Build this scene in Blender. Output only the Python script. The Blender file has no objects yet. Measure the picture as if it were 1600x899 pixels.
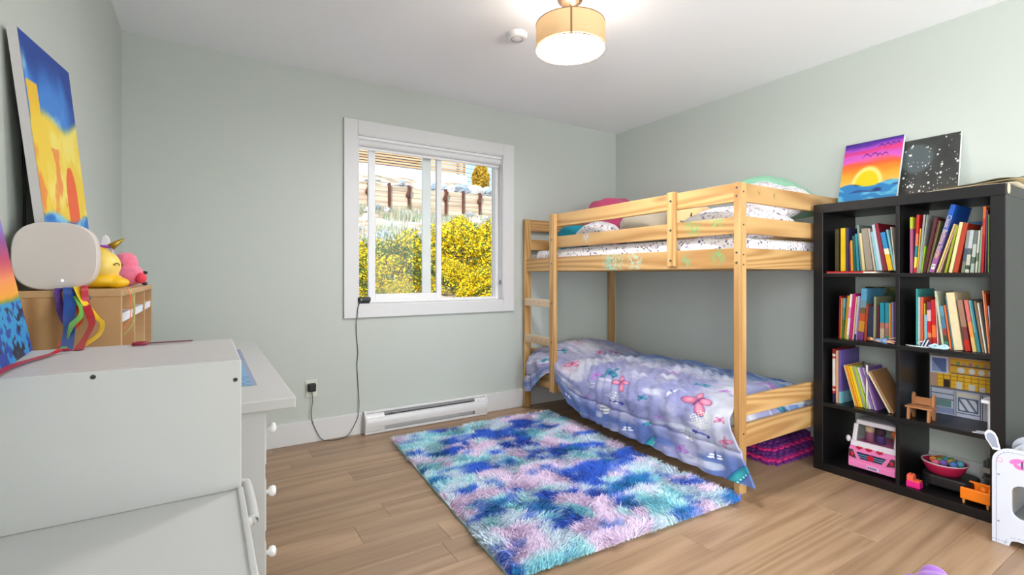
import bpy, bmesh, math, random
import numpy as np
from mathutils import Vector, Matrix, Euler

S = bpy.context.scene
E_SIDE, E_BACK, E_BULB, E_SUN, E_SKY, E_DISC = 82.0, 60.0, 6.5, 4.2, 1.2, 86.0     # light levels
COL = S.collection
R = math.radians
rnd = random.Random(7)

# ------------------------------------------------------------------ camera, sky, sun, lights, exposure
cam_d = bpy.data.cameras.new('camera')
cam = bpy.data.objects.new('camera', cam_d)
COL.objects.link(cam)
cam.location = (0, 0, 1.09)
cam.rotation_euler = (R(90), 0, R(-32.2))
cam_d.sensor_width = 36.0
cam_d.lens = 763 / 1600 * 36
cam_d.shift_y = -18.5 / 1600
cam_d.clip_start = 0.02
cam_d.clip_end = 300
S.camera = cam

S.view_settings.view_transform = 'Standard'
S.view_settings.look = 'None'
S.view_settings.exposure = 0.32
S.view_settings.gamma = 1.0
S.view_settings.use_curve_mapping = False

W = bpy.data.worlds.new('world')
S.world = W
W.use_nodes = True
bg = W.node_tree.nodes['Background']
bg.inputs['Color'].default_value = (0.70, 0.84, 1.0, 1)
bg.inputs['Strength'].default_value = E_SKY


def add_light(name, kind, loc, rot, energy, color=(1, 1, 1), **kw):
    d = bpy.data.lights.new(name, kind)
    d.energy = energy
    d.color = color
    for k, v in kw.items():
        setattr(d, k, v)
    o = bpy.data.objects.new(name, d)
    o.location = loc
    o.rotation_euler = rot
    COL.objects.link(o)
    return o


sun_dir = Vector((0.62, 0.55, -0.72))          # light travels this way: from behind the house, high on the left
sun = add_light('sun', 'SUN', (-20, -20, 30), sun_dir.to_track_quat('-Z', 'Y').to_euler(), E_SUN, (1.0, 0.95, 0.86), angle=R(0.6))
# fill light added from the left, outside an unseen window made for it
side_fill = add_light('fill_light_side', 'AREA', (-0.555, -0.45, 1.375), (0, R(-90), 0), E_SIDE, (1.0, 0.985, 0.965),
                     shape='RECTANGLE', size=1.75, size_y=1.30)
# second added fill light, outside an unseen glazed door behind the camera
back_fill = add_light('fill_light_back', 'AREA', (2.30, -1.37, 1.12), (R(90), 0, 0), E_BACK, (1.0, 0.985, 0.965),
                     shape='RECTANGLE', size=1.8, size_y=2.1)


# ------------------------------------------------------------------ helpers: colour, noise, materials
def lin(c):
    out = []
    for v in c[:3]:
        v = v / 255.0
        out.append(v / 12.92 if v <= 0.04045 else ((v + 0.055) / 1.055) ** 2.4)
    return tuple(out) + (1.0,)


def nlin(a):
    a = np.clip(a, 0, 255) / 255.0
    return np.where(a <= 0.04045, a / 12.92, ((a + 0.055) / 1.055) ** 2.4)


def vnoise(x, y, seed=0):
    x = np.asarray(x, dtype=np.float64); y = np.asarray(y, dtype=np.float64)
    xi = np.floor(x).astype(np.int64); yi = np.floor(y).astype(np.int64)
    fx = x - xi; fy = y - yi
    fx = fx * fx * (3 - 2 * fx); fy = fy * fy * (3 - 2 * fy)

    def h(i, j):
        n = (i * 374761393 + j * 668265263 + seed * 1442695041) & 0xFFFFFFFF
        n = ((n ^ (n >> 13)) * 1274126177) & 0xFFFFFFFF
        n = n ^ (n >> 16)
        return (n & 0xFFFF) / 65535.0
    a = h(xi, yi); b = h(xi + 1, yi); c = h(xi, yi + 1); d = h(xi + 1, yi + 1)
    return (a * (1 - fx) + b * fx) * (1 - fy) + (c * (1 - fx) + d * fx) * fy


def fbm(x, y, seed=0, o=4):
    s = 0; a = 0.5; t = 0
    for i in range(o):
        s = s + a * vnoise(x * 2 ** i, y * 2 ** i, seed + i * 17); t += a; a *= 0.5
    return s / t


def sstep(a, b, x):
    t = np.clip((x - a) / (b - a), 0, 1)
    return t * t * (3 - 2 * t)


MATS = {}


def new_mat(name):
    m = bpy.data.materials.new(name)
    m.use_nodes = True
    return m, m.node_tree.nodes, m.node_tree.links, m.node_tree.nodes['Principled BSDF']


def M(name, rgb=(200, 200, 200), rough=0.5, var=0.05, scale=14.0, bump=0.0, bscale=120.0, metal=0.0, spec=0.5,
      emit=None, estr=0.0, sheen=0.0, coat=0.0, sss=0.0):
    """plain procedural material: noise-varied colour, optional fine bump"""
    if name in MATS:
        return MATS[name]
    m, N, L, P = new_mat(name)
    tc = N.new('ShaderNodeTexCoord')
    nz = N.new('ShaderNodeTexNoise'); nz.inputs['Scale'].default_value = scale; nz.inputs['Detail'].default_value = 4
    L.new(tc.outputs['Object'], nz.inputs['Vector'])
    mx = N.new('ShaderNodeMix'); mx.data_type = 'RGBA'
    c = lin(rgb)
    mx.inputs['A'].default_value = tuple(v * (1 - var) for v in c[:3]) + (1,)
    mx.inputs['B'].default_value = tuple(min(1, v * (1 + var)) for v in c[:3]) + (1,)
    L.new(nz.outputs['Fac'], mx.inputs['Factor'])
    L.new(mx.outputs['Result'], P.inputs['Base Color'])
    P.inputs['Roughness'].default_value = rough
    P.inputs['Metallic'].default_value = metal
    P.inputs['Specular IOR Level'].default_value = spec
    P.inputs['Sheen Weight'].default_value = sheen
    P.inputs['Coat Weight'].default_value = coat
    if sss:
        P.inputs['Subsurface Weight'].default_value = sss
        P.inputs['Subsurface Radius'].default_value = (0.02, 0.015, 0.005)
    if bump:
        b = N.new('ShaderNodeBump'); b.inputs['Strength'].default_value = bump; b.inputs['Distance'].default_value = 0.002
        n2 = N.new('ShaderNodeTexNoise'); n2.inputs['Scale'].default_value = bscale; n2.inputs['Detail'].default_value = 3
        L.new(tc.outputs['Object'], n2.inputs['Vector'])
        L.new(n2.outputs['Fac'], b.inputs['Height'])
        L.new(b.outputs['Normal'], P.inputs['Normal'])
    if emit:
        P.inputs['Emission Color'].default_value = lin(emit)
        P.inputs['Emission Strength'].default_value = estr
    MATS[name] = m
    return m


def M_col(name, rough=0.6, sheen=0.0, bump=0.0, bscale=200, spec=0.4):
    """colour read from the mesh's own 'Col' attribute (printed or painted pattern)"""
    if name in MATS:
        return MATS[name]
    m, N, L, P = new_mat(name)
    a = N.new('ShaderNodeAttribute'); a.attribute_name = 'Col'
    L.new(a.outputs['Color'], P.inputs['Base Color'])
    P.inputs['Roughness'].default_value = rough
    P.inputs['Sheen Weight'].default_value = sheen
    P.inputs['Specular IOR Level'].default_value = spec
    if bump:
        tc = N.new('ShaderNodeTexCoord')
        n2 = N.new('ShaderNodeTexNoise'); n2.inputs['Scale'].default_value = bscale
        L.new(tc.outputs['Object'], n2.inputs['Vector'])
        b = N.new('ShaderNodeBump'); b.inputs['Strength'].default_value = bump; b.inputs['Distance'].default_value = 0.002
        L.new(n2.outputs['Fac'], b.inputs['Height'])
        L.new(b.outputs['Normal'], P.inputs['Normal'])
    MATS[name] = m
    return m


def M_wood(name, light, dark, axis='Y', rings=26.0, rough=0.45, stretch=0.07, fine=0.38, knots=True, per_object=True, smudges=(), spec=0.4, bump=0.06):
    """wood with grain along one axis; smudges = [(world xyz, radius, rgb)] paint marks a child left"""
    if name in MATS:
        return MATS[name]
    m, N, L, P = new_mat(name)
    geo = N.new('ShaderNodeNewGeometry')
    oi = N.new('ShaderNodeObjectInfo')
    mp = N.new('ShaderNodeMapping')
    sc = {'X': (stretch, 1, 1), 'Y': (1, stretch, 1), 'Z': (1, 1, stretch)}[axis]
    mp.inputs['Scale'].default_value = sc
    tc = N.new('ShaderNodeTexCoord')
    L.new(tc.outputs['Object'], mp.inputs['Vector'])
    ad = N.new('ShaderNodeVectorMath'); ad.operation = 'ADD'
    if per_object:
        ml = N.new('ShaderNodeMath'); ml.operation = 'MULTIPLY'; ml.inputs[1].default_value = 37.0
        L.new(oi.outputs['Random'], ml.inputs[0])
        L.new(ml.outputs[0], ad.inputs[1])
    L.new(mp.outputs['Vector'], ad.inputs[0])
    n1 = N.new('ShaderNodeTexNoise'); n1.inputs['Scale'].default_value = 2.6; n1.inputs['Detail'].default_value = 1.2
    n1.inputs['Distortion'].default_value = 0.6
    L.new(ad.outputs[0], n1.inputs['Vector'])
    mlt = N.new('ShaderNodeMath'); mlt.operation = 'MULTIPLY'; mlt.inputs[1].default_value = rings
    L.new(n1.outputs['Fac'], mlt.inputs[0])
    sn = N.new('ShaderNodeMath'); sn.operation = 'SINE'
    L.new(mlt.outputs[0], sn.inputs[0])
    mr = N.new('ShaderNodeMapRange'); mr.inputs['From Min'].default_value = -1; mr.inputs['From Max'].default_value = 1
    L.new(sn.outputs[0], mr.inputs['Value'])
    n2 = N.new('ShaderNodeTexNoise'); n2.inputs['Scale'].default_value = 60; n2.inputs['Detail'].default_value = 5
    L.new(ad.outputs[0], n2.inputs['Vector'])
    mm = N.new('ShaderNodeMix'); mm.data_type = 'FLOAT'; mm.inputs['Factor'].default_value = fine
    L.new(mr.outputs['Result'], mm.inputs['A']); L.new(n2.outputs['Fac'], mm.inputs['B'])
    pw = N.new('ShaderNodeMath'); pw.operation = 'POWER'; pw.inputs[1].default_value = 1.25
    L.new(mm.outputs['Result'], pw.inputs[0])
    mx = N.new('ShaderNodeMix'); mx.data_type = 'RGBA'
    mx.inputs['A'].default_value = lin(light); mx.inputs['B'].default_value = lin(dark)
    L.new(pw.outputs[0], mx.inputs['Factor'])
    col = mx.outputs['Result']
    if per_object:
        mr2 = N.new('ShaderNodeMapRange'); mr2.inputs['To Min'].default_value = 0.88; mr2.inputs['To Max'].default_value = 1.08
        L.new(oi.outputs['Random'], mr2.inputs['Value'])
        vm = N.new('ShaderNodeVectorMath'); vm.operation = 'SCALE'
        L.new(col, vm.inputs[0]); L.new(mr2.outputs['Result'], vm.inputs['Scale'])
        col = vm.outputs[0]
    if knots:
        vo = N.new('ShaderNodeTexVoronoi'); vo.inputs['Scale'].default_value = 2.2
        mp2 = N.new('ShaderNodeMapping')
        mp2.inputs['Scale'].default_value = {'X': (.45, 1.6, 1.6), 'Y': (1.6, .45, 1.6), 'Z': (1.6, 1.6, .45)}[axis]
        L.new(tc.outputs['Object'], mp2.inputs['Vector'])
        ad2 = N.new('ShaderNodeVectorMath'); ad2.operation = 'ADD'
        L.new(mp2.outputs['Vector'], ad2.inputs[0])
        if per_object:
            L.new(ml.outputs[0], ad2.inputs[1])
        L.new(ad2.outputs[0], vo.inputs['Vector'])
        mk = N.new('ShaderNodeMapRange'); mk.inputs['From Min'].default_value = 0.02; mk.inputs['From Max'].default_value = 0.09
        mk.inputs['To Min'].default_value = 0.55; mk.inputs['To Max'].default_value = 0.0
        L.new(vo.outputs['Distance'], mk.inputs['Value'])
        mx2 = N.new('ShaderNodeMix'); mx2.data_type = 'RGBA'
        L.new(mk.outputs['Result'], mx2.inputs['Factor'])
        L.new(col, mx2.inputs['A'])
        mx2.inputs['B'].default_value = tuple(v * 0.45 for v in lin(dark)[:3]) + (1,)
        col = mx2.outputs['Result']
    for (p, r, rgb) in smudges:
        ds = N.new('ShaderNodeVectorMath'); ds.operation = 'DISTANCE'
        L.new(geo.outputs['Position'], ds.inputs[0]); ds.inputs[1].default_value = p
        k = N.new('ShaderNodeMapRange'); k.inputs['From Min'].default_value = r; k.inputs['From Max'].default_value = r * 0.25
        k.inputs['To Min'].default_value = 0; k.inputs['To Max'].default_value = 1
        L.new(ds.outputs['Value'], k.inputs['Value'])
        nn = N.new('ShaderNodeTexNoise'); nn.inputs['Scale'].default_value = 55
        L.new(geo.outputs['Position'], nn.inputs['Vector'])
        kk = N.new('ShaderNodeMath'); kk.operation = 'MULTIPLY'
        k3 = N.new('ShaderNodeMapRange'); k3.inputs['From Min'].default_value = 0.42; k3.inputs['From Max'].default_value = 0.62
        L.new(nn.outputs['Fac'], k3.inputs['Value'])
        L.new(k.outputs['Result'], kk.inputs[0]); L.new(k3.outputs['Result'], kk.inputs[1])
        k4 = N.new('ShaderNodeMath'); k4.operation = 'MULTIPLY'; k4.inputs[1].default_value = 0.8
        L.new(kk.outputs[0], k4.inputs[0])
        mx3 = N.new('ShaderNodeMix'); mx3.data_type = 'RGBA'
        L.new(k4.outputs[0], mx3.inputs['Factor']); L.new(col, mx3.inputs['A'])
        mx3.inputs['B'].default_value = lin(rgb)
        col = mx3.outputs['Result']
    L.new(col, P.inputs['Base Color'])
    P.inputs['Roughness'].default_value = rough
    P.inputs['Specular IOR Level'].default_value = spec
    if bump:
        b = N.new('ShaderNodeBump'); b.inputs['Strength'].default_value = bump; b.inputs['Distance'].default_value = 0.003
        L.new(pw.outputs[0], b.inputs['Height']); L.new(b.outputs['Normal'], P.inputs['Normal'])
    MATS[name] = m
    return m


def M_bands(name, bands, h, rough=0.42):
    """book cover: printed bands along the local height"""
    m, N, L, P = new_mat(name)
    tc = N.new('ShaderNodeTexCoord')
    sp = N.new('ShaderNodeSeparateXYZ'); L.new(tc.outputs['Object'], sp.inputs[0])
    dv = N.new('ShaderNodeMath'); dv.operation = 'DIVIDE'; dv.inputs[1].default_value = h
    L.new(sp.outputs['Z'], dv.inputs[0])
    nz = N.new('ShaderNodeTexNoise'); nz.inputs['Scale'].default_value = 90
    L.new(tc.outputs['Object'], nz.inputs['Vector'])
    ma = N.new('ShaderNodeMath'); ma.operation = 'MULTIPLY_ADD'; ma.inputs[1].default_value = 0.06 if len(bands) > 1 else 0.0
    L.new(nz.outputs['Fac'], ma.inputs[0]); L.new(dv.outputs[0], ma.inputs[2])
    cr = N.new('ShaderNodeValToRGB'); cr.color_ramp.interpolation = 'CONSTANT'
    el = cr.color_ramp.elements
    el[0].position = 0; el[0].color = lin(bands[0][1])
    if len(bands) == 1:
        el.remove(el[1])
    else:
        el[1].position = bands[1][0]; el[1].color = lin(bands[1][1])
        for p, c in bands[2:]:
            e = el.new(p); e.color = lin(c)
    L.new(ma.outputs[0], cr.inputs['Fac'])
    mx = N.new('ShaderNodeMix'); mx.data_type = 'RGBA'; mx.blend_type = 'MULTIPLY'; mx.inputs['Factor'].default_value = 0.25
    L.new(cr.outputs['Color'], mx.inputs['A']); L.new(nz.outputs['Color'], mx.inputs['B'])
    L.new(mx.outputs['Result'], P.inputs['Base Color'])
    P.inputs['Roughness'].default_value = rough
    return m


def M_glass(name):
    if name in MATS:
        return MATS[name]
    m, N, L, P = new_mat(name)
    out = N['Material Output']
    tr = N.new('ShaderNodeBsdfTransparent'); tr.inputs['Color'].default_value = (0.97, 0.985, 0.98, 1)
    gl = N.new('ShaderNodeBsdfGlossy'); gl.inputs['Roughness'].default_value = 0.02
    fr = N.new('ShaderNodeFresnel'); fr.inputs['IOR'].default_value = 1.25
    mx = N.new('ShaderNodeMixShader')
    L.new(fr.outputs[0], mx.inputs[0]); L.new(tr.outputs[0], mx.inputs[1]); L.new(gl.outputs[0], mx.inputs[2])
    L.new(mx.outputs[0], out.inputs['Surface'])
    MATS[name] = m
    return m


# ------------------------------------------------------------------ helpers: geometry
def mw(o):
    m = Matrix.LocRotScale(o.location, o.rotation_euler, o.scale)
    if o.parent:
        return mw(o.parent) @ m
    return m


def tag(o, label=None, cat=None, group=None, kind=None):
    if label:
        o['label'] = label
    if cat:
        o['category'] = cat
    if group:
        o['group'] = group
    if kind:
        o['kind'] = kind
    return o


def thing(name, label=None, cat=None, loc=(0, 0, 0), rot=(0, 0, 0), group=None, kind=None):
    o = bpy.data.objects.new(name, None)
    o.empty_display_size = 0.05
    COL.objects.link(o)
    o.location = loc
    o.rotation_euler = rot
    return tag(o, label, cat, group, kind)


class MB:
    """collects geometry in world coordinates, or in the parent's own when local=True"""

    def __init__(self):
        self.v = []; self.f = []; self.c = None

    def add(self, verts, faces):
        b = len(self.v)
        self.v.extend([tuple(p) for p in verts])
        self.f.extend([tuple(i + b for i in f) for f in faces])
        return self

    def box(self, x0, x1, y0, y1, z0, z1, rot=None, piv=None):
        p = [(x0, y0, z0), (x1, y0, z0), (x1, y1, z0), (x0, y1, z0), (x0, y0, z1), (x1, y0, z1), (x1, y1, z1), (x0, y1, z1)]
        if rot is not None:
            m = Euler(rot).to_matrix()
            c = Vector(piv if piv else ((x0 + x1) / 2, (y0 + y1) / 2, (z0 + z1) / 2))
            p = [tuple(m @ (Vector(q) - c) + c) for q in p]
        return self.add(p, [(0, 3, 2, 1), (4, 5, 6, 7), (0, 1, 5, 4), (1, 2, 6, 5), (2, 3, 7, 6), (3, 0, 4, 7)])

    def prism(self, poly, axis, a, b):
        """poly = 2D outline in the plane normal to axis ('X': (y,z), 'Y': (x,z), 'Z': (x,y))"""
        def P(u, w, t):
            return {'X': (t, u, w), 'Y': (u, t, w), 'Z': (u, w, t)}[axis]
        n = len(poly)
        vs = [P(u, w, a) for u, w in poly] + [P(u, w, b) for u, w in poly]
        fs = [tuple(range(n)), tuple(range(2 * n - 1, n - 1, -1))]
        for i in range(n):
            j = (i + 1) % n
            fs.append((i, i + n, j + n, j))
        return self.add(vs, fs)

    def tube(self, pts, r, n=8, cap=True):
        pts = [Vector(p) for p in pts]
        rs = r if isinstance(r, (list, tuple)) else [r] * len(pts)
        base = len(self.v)
        prev = None
        for i, p in enumerate(pts):
            d = (pts[min(i + 1, len(pts) - 1)] - pts[max(i - 1, 0)]).normalized()
            if prev is None:
                up = Vector((0, 0, 1)) if abs(d.z) < 0.9 else Vector((1, 0, 0))
                a = d.cross(up).normalized()
            else:
                a = (prev - d * prev.dot(d)).normalized()
            b = d.cross(a)
            prev = a
            for k in range(n):
                t = 2 * math.pi * k / n
                self.v.append(tuple(p + (a * math.cos(t) + b * math.sin(t)) * rs[i]))
        for i in range(len(pts) - 1):
            for k in range(n):
                k2 = (k + 1) % n
                self.f.append((base + i * n + k, base + i * n + k2, base + (i + 1) * n + k2, base + (i + 1) * n + k))
        if cap:
            self.f.append(tuple(base + k for k in range(n - 1, -1, -1)))
            self.f.append(tuple(base + (len(pts) - 1) * n + k for k in range(n)))
        return self

    def lathe(self, prof, c=(0, 0, 0), n=32, axis='Z', closed=False):
        base = len(self.v)
        for (r, h) in prof:
            for k in range(n):
                t = 2 * math.pi * k / n
                u, w = r * math.cos(t), r * math.sin(t)
                q = {'Z': (u, w, h), 'X': (h, u, w), 'Y': (u, h, w)}[axis]
                self.v.append((c[0] + q[0], c[1] + q[1], c[2] + q[2]))
        m = len(prof)
        for i in range(m - 1 + (1 if closed else 0)):
            i2 = (i + 1) % m
            for k in range(n):
                k2 = (k + 1) % n
                self.f.append((base + i * n + k, base + i * n + k2, base + i2 * n + k2, base + i2 * n + k))
        if not closed:
            if prof[0][0] > 1e-6:
                self.f.append(tuple(base + k for k in range(n - 1, -1, -1)))
            if prof[-1][0] > 1e-6:
                self.f.append(tuple(base + (m - 1) * n + k for k in range(n)))
        return self

    def ell(self, c, r, nu=16, nv=10, rot=None, noise=0.0, seed=0, power=1.0):
        base = len(self.v)
        m = Euler(rot).to_matrix() if rot else None
        sg = lambda x, e: math.copysign(abs(x) ** e, x)
        for j in range(nv + 1):
            ph = -math.pi / 2 + math.pi * j / nv
            for i in range(nu):
                th = 2 * math.pi * i / nu
                d = Vector((sg(math.cos(ph), power) * sg(math.cos(th), power), sg(math.cos(ph), power) * sg(math.sin(th), power), sg(math.sin(ph), power)))
                k = 1.0
                if noise:
                    k += noise * (float(fbm(d.x * 2.3 + seed, d.y * 2.3 + d.z * 3.1 + seed, seed)) - 0.5) * 2
                p = Vector((d.x * r[0] * k, d.y * r[1] * k, d.z * r[2] * k))
                if m:
                    p = m @ p
                self.v.append((c[0] + p.x, c[1] + p.y, c[2] + p.z))
        for j in range(nv):
            for i in range(nu):
                i2 = (i + 1) % nu
                self.f.append((base + j * nu + i, base + j * nu + i2, base + (j + 1) * nu + i2, base + (j + 1) * nu + i))
        return self

    def grid(self, P):
        """P: array (nu, nv, 3)"""
        nu, nv = P.shape[:2]
        base = len(self.v)
        self.v.extend(map(tuple, P.reshape(-1, 3).tolist()))
        for i in range(nu - 1):
            for j in range(nv - 1):
                a = base + i * nv + j
                self.f.append((a, a + nv, a + nv + 1, a + 1))
        return self

    def rot(self, ang, axis, piv):
        m = Matrix.Rotation(ang, 3, axis); c = Vector(piv)
        self.v = [tuple(m @ (Vector(p) - c) + c) for p in self.v]
        return self

    def move(self, d):
        self.v = [(p[0] + d[0], p[1] + d[1], p[2] + d[2]) for p in self.v]
        return self

    def build(self, name, mat, parent=None, smooth=False, bevel=0.0, seg=2, local=False, solid=0.0, cols=None, subsurf=0,
              weld=False, remesh=0.0, label=None, cat=None, group=None, kind=None, auto=None):
        vs = self.v
        loc = (0, 0, 0)
        if not local:
            if parent is not None:
                im = mw(parent).inverted()
                vs = [tuple(im @ Vector(p)) for p in vs]
            else:
                xs = [p[0] for p in vs]; ys = [p[1] for p in vs]; zs = [p[2] for p in vs]
                loc = ((min(xs) + max(xs)) / 2, (min(ys) + max(ys)) / 2, min(zs))
                vs = [(p[0] - loc[0], p[1] - loc[1], p[2] - loc[2]) for p in vs]
        me = bpy.data.meshes.new(name)
        me.from_pydata(vs, [], self.f)
        me.update()
        if weld:
            bm = bmesh.new(); bm.from_mesh(me)
            bmesh.ops.remove_doubles(bm, verts=bm.verts, dist=1e-5)
            bmesh.ops.recalc_face_normals(bm, faces=bm.faces)
            bm.to_mesh(me); bm.free()
        if mat is not None:
            me.materials.append(mat)
        if cols is not None:
            at = me.color_attributes.new('Col', 'FLOAT_COLOR', 'POINT')
            a = np.ones((len(vs), 4), dtype=np.float32); a[:, :3] = cols
            at.data.foreach_set('color', a.ravel())
        o = bpy.data.objects.new(name, me)
        o.location = loc
        if parent is not None:
            o.parent = parent
        COL.objects.link(o)
        if solid:
            s = o.modifiers.new('thick', 'SOLIDIFY'); s.thickness = solid; s.offset = 0
        if remesh:
            s = o.modifiers.new('fuse', 'REMESH'); s.mode = 'VOXEL'; s.voxel_size = remesh; s.use_smooth_shade = True
            t = o.modifiers.new('soft', 'SMOOTH'); t.iterations = 6
        if bevel:
            b = o.modifiers.new('edge', 'BEVEL'); b.width = bevel; b.segments = seg; b.limit_method = 'ANGLE'; b.angle_limit = R(35)
            b.harden_normals = False
        if subsurf:
            s = o.modifiers.new('sub', 'SUBSURF'); s.levels = subsurf; s.render_levels = subsurf
        if smooth:
            me.polygons.foreach_set('use_smooth', [True] * len(me.polygons))
        elif auto:
            me.polygons.foreach_set('use_smooth', [True] * len(me.polygons))
            me.set_sharp_from_angle(angle=R(auto))
        tag(o, label, cat, group, kind)
        return o


def copy_tree(o, parent=None):
    c = o.copy(); COL.objects.link(c); c.parent = parent
    for ch in list(o.children):
        copy_tree(ch, c)
    return c


def smooth_path(pts, n=8):
    """Catmull-Rom through points"""
    P = [Vector(p) for p in pts]
    P = [P[0] * 2 - P[1]] + P + [P[-1] * 2 - P[-2]]
    out = []
    for i in range(1, len(P) - 2):
        for k in range(n):
            t = k / n
            a, b, c, d = P[i - 1], P[i], P[i + 1], P[i + 2]
            out.append(0.5 * ((2 * b) + (c - a) * t + (2 * a - 5 * b + 4 * c - d) * t * t + (3 * b - a - 3 * c + d) * t ** 3))
    out.append(P[-2])
    return out


def rrect(w, h, r, n=5, cx=0, cy=0):
    """rounded rectangle outline, counter-clockwise"""
    o = []
    for (sx, sy, a0) in ((1, 1, 0), (-1, 1, 90), (-1, -1, 180), (1, -1, 270)):
        for k in range(n + 1):
            a = R(a0 + 90 * k / n)
            o.append((cx + sx * (w / 2 - r) + r * math.cos(a), cy + sy * (h / 2 - r) + r * math.sin(a)))
    return o


def painted_panel(name, origin, eu, ev, w, h, fn, parent, nu=150, nv=150, rough=0.55, off=0.0006, mat=None):
    """flat painted or printed face: fn(u, v) -> rgb 0..255, u right 0..1, v up 0..1"""
    eu = Vector(eu).normalized(); ev = Vector(ev).normalized(); nrm = eu.cross(ev).normalized()
    u = np.linspace(0, 1, nu)[:, None] * np.ones((1, nv)); v = np.linspace(0, 1, nv)[None, :] * np.ones((nu, 1))
    o = np.array(origin) + np.array(nrm) * off
    P = o + u[..., None] * np.array(eu) * w + v[..., None] * np.array(ev) * h
    c = nlin(fn(u, v)).reshape(-1, 3)
    mb = MB().grid(P)
    return mb.build(name, mat or M_col('painted_print', rough), parent, cols=c, smooth=False)


def mixc(a, b, t):
    t = np.clip(t, 0, 1)[..., None]
    return a * (1 - t) + np.array(b, dtype=float) * t


def text_mesh(name, body, size, mat, parent, loc, rot, depth=0.0004, align='CENTER', sx=1.0):
    cu = bpy.data.curves.new(name, 'FONT')
    cu.body = body; cu.size = size; cu.extrude = depth; cu.align_x = align; cu.align_y = 'CENTER'
    ob = bpy.data.objects.new(name + '_src', cu)
    COL.objects.link(ob)
    dg = bpy.context.evaluated_depsgraph_get()
    me = bpy.data.meshes.new_from_object(ob.evaluated_get(dg))
    bpy.data.objects.remove(ob)
    bpy.data.curves.remove(cu)
    me.materials.clear(); me.materials.append(mat)
    o = bpy.data.objects.new(name, me); COL.objects.link(o)
    m = mw(parent).inverted() @ Matrix.LocRotScale(Vector(loc), Euler(rot), Vector((sx, 1, 1)))
    o.parent = parent
    o.matrix_basis = m
    return o

# ------------------------------------------------------------------ materials of the room
m_wall = M('sage_wall_paint', (192, 198, 192), 0.55, 0.012, 3.0, 0.05, 260)
m_ceil = M('ceiling_paint', (246, 247, 250), 0.7, 0.01, 3.0, 0.04, 200)
m_trim = M('white_trim_paint', (216, 216, 217), 0.4, 0.01)
m_vinyl = M('white_vinyl', (232, 232, 234), 0.35, 0.01)
m_glass = M_glass('clear_pane')
m_black = M('matte_black_plastic', (24, 25, 27), 0.45, 0.05)
m_white = M('white_lacquer', (198, 198, 197), 0.42, 0.015, 9, 0.02, 300)
m_chrome = M('steel', (150, 150, 150), 0.3, 0.02, metal=1.0)

XL, XR, YB, YW, ZC = -0.385, 3.315, -1.2, 3.41, 2.436
T = 0.14

# ------------------------------------------------------------------ floor of planks
fl = MB().box(XL - T, XR + T, YB - T, YW + T, -0.08, -0.012).build('floor', M('floor_underlay', (70, 52, 36), 0.8), kind='structure')
m_floor = M_wood('oak_laminate', (180, 150, 121), (126, 97, 72), 'X', rings=70, fine=0.66, rough=0.38, stretch=0.05, spec=0.42, bump=0.03)
PW = 0.1585
joints = {round(2.0, 2): 0.549, 1.68: 0.819, 2.64: 0.677, 2.96: 0.418, 3.11: 0.55}
k0 = math.floor((YB - 2.0) / PW)
k1 = math.ceil((YW - 2.0) / PW)
PL = 1.28
for k in range(k0, k1):
    y0 = max(2.0 + k * PW, YB); y1 = min(2.0 + (k + 1) * PW, YW)
    if y1 - y0 < 0.02:
        continue
    off = rnd.uniform(0, PL)
    for jy, jx in joints.items():
        if abs((2.0 + k * PW) - jy) < 0.05:
            off = (jx - XL) % PL
    xs = [XL] + [x for x in [XL + off + i * PL for i in range(-1, 5)] if XL + 0.12 < x < XR - 0.12] + [XR]
    for a, b in zip(xs[:-1], xs[1:]):
        g = 0.0005
        o = MB().box(a + g, b - g, y0 + g, y1 - g, -0.012, 0.0).build('plank', m_floor, fl, bevel=0.0008, seg=1)

# ------------------------------------------------------------------ walls and ceiling
OX0, OX1, OZ0, OZ1 = 0.885, 2.062, 0.885, 2.07      # opening of the window in view
wb = MB()
wb.box(XL - T, OX0, YW, YW + T, 0, ZC).box(OX1, XR + T, YW, YW + T, 0, ZC)
wb.box(OX0, OX1, YW, YW + T, 0, OZ0).box(OX0, OX1, YW, YW + T, OZ1, ZC)
wb.build('wall_far', m_wall, kind='structure')
MB().box(XR, XR + T, YB - T, YW, 0, ZC).build('wall_right', m_wall, kind='structure')
BY0, BY1, BZ0, BZ1 = -1.1, 0.20, 0.50, 2.25         # opening of the unseen window added for side light
wk = MB()
wk.box(XL - T, XL, YB - T, BY0, 0, ZC).box(XL - T, XL, BY1, YW, 0, ZC).box(XL - T, XL, BY0, BY1, 0, BZ0).box(XL - T, XL, BY0, BY1, BZ1, ZC)
wk.build('wall_left', m_wall, kind='structure')
GX0, GX1, GZ1 = 1.4, 3.2, 2.14                      # opening of the unseen door added for fill from behind
wk = MB()
wk.box(XL, GX0, YB - T, YB, 0, ZC).box(GX1, XR, YB - T, YB, 0, ZC).box(GX0, GX1, YB - T, YB, GZ1, ZC)
wk.build('wall_back', m_wall, kind='structure')
MB().box(XL - T, XR + T, YB - T, YW + T, ZC, ZC + 0.12).build('ceiling', m_ceil, kind='structure')
MB().box(XL - T - 2.2, XR + 1.0, YB - T - 2.4, YW + 0.2, ZC + 0.12, ZC + 0.24).build('sun_block_slab', M('sun_block_board', (205, 200, 190), 0.7), kind='structure')  # unseen overhang added to keep the sun out of the added openings

BH = 0.145
MB().box(XL, XR, YW - 0.014, YW, 0, BH).build('baseboard_far', m_trim, bevel=0.003, kind='structure')
MB().box(XR - 0.014, XR, YB, YW - 0.014, 0, BH).build('baseboard_right', m_trim, bevel=0.003, kind='structure')
MB().box(XL, XL + 0.014, YB, YW - 0.014, 0, BH).build('baseboard_left', m_trim, bevel=0.003, kind='structure')

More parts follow.
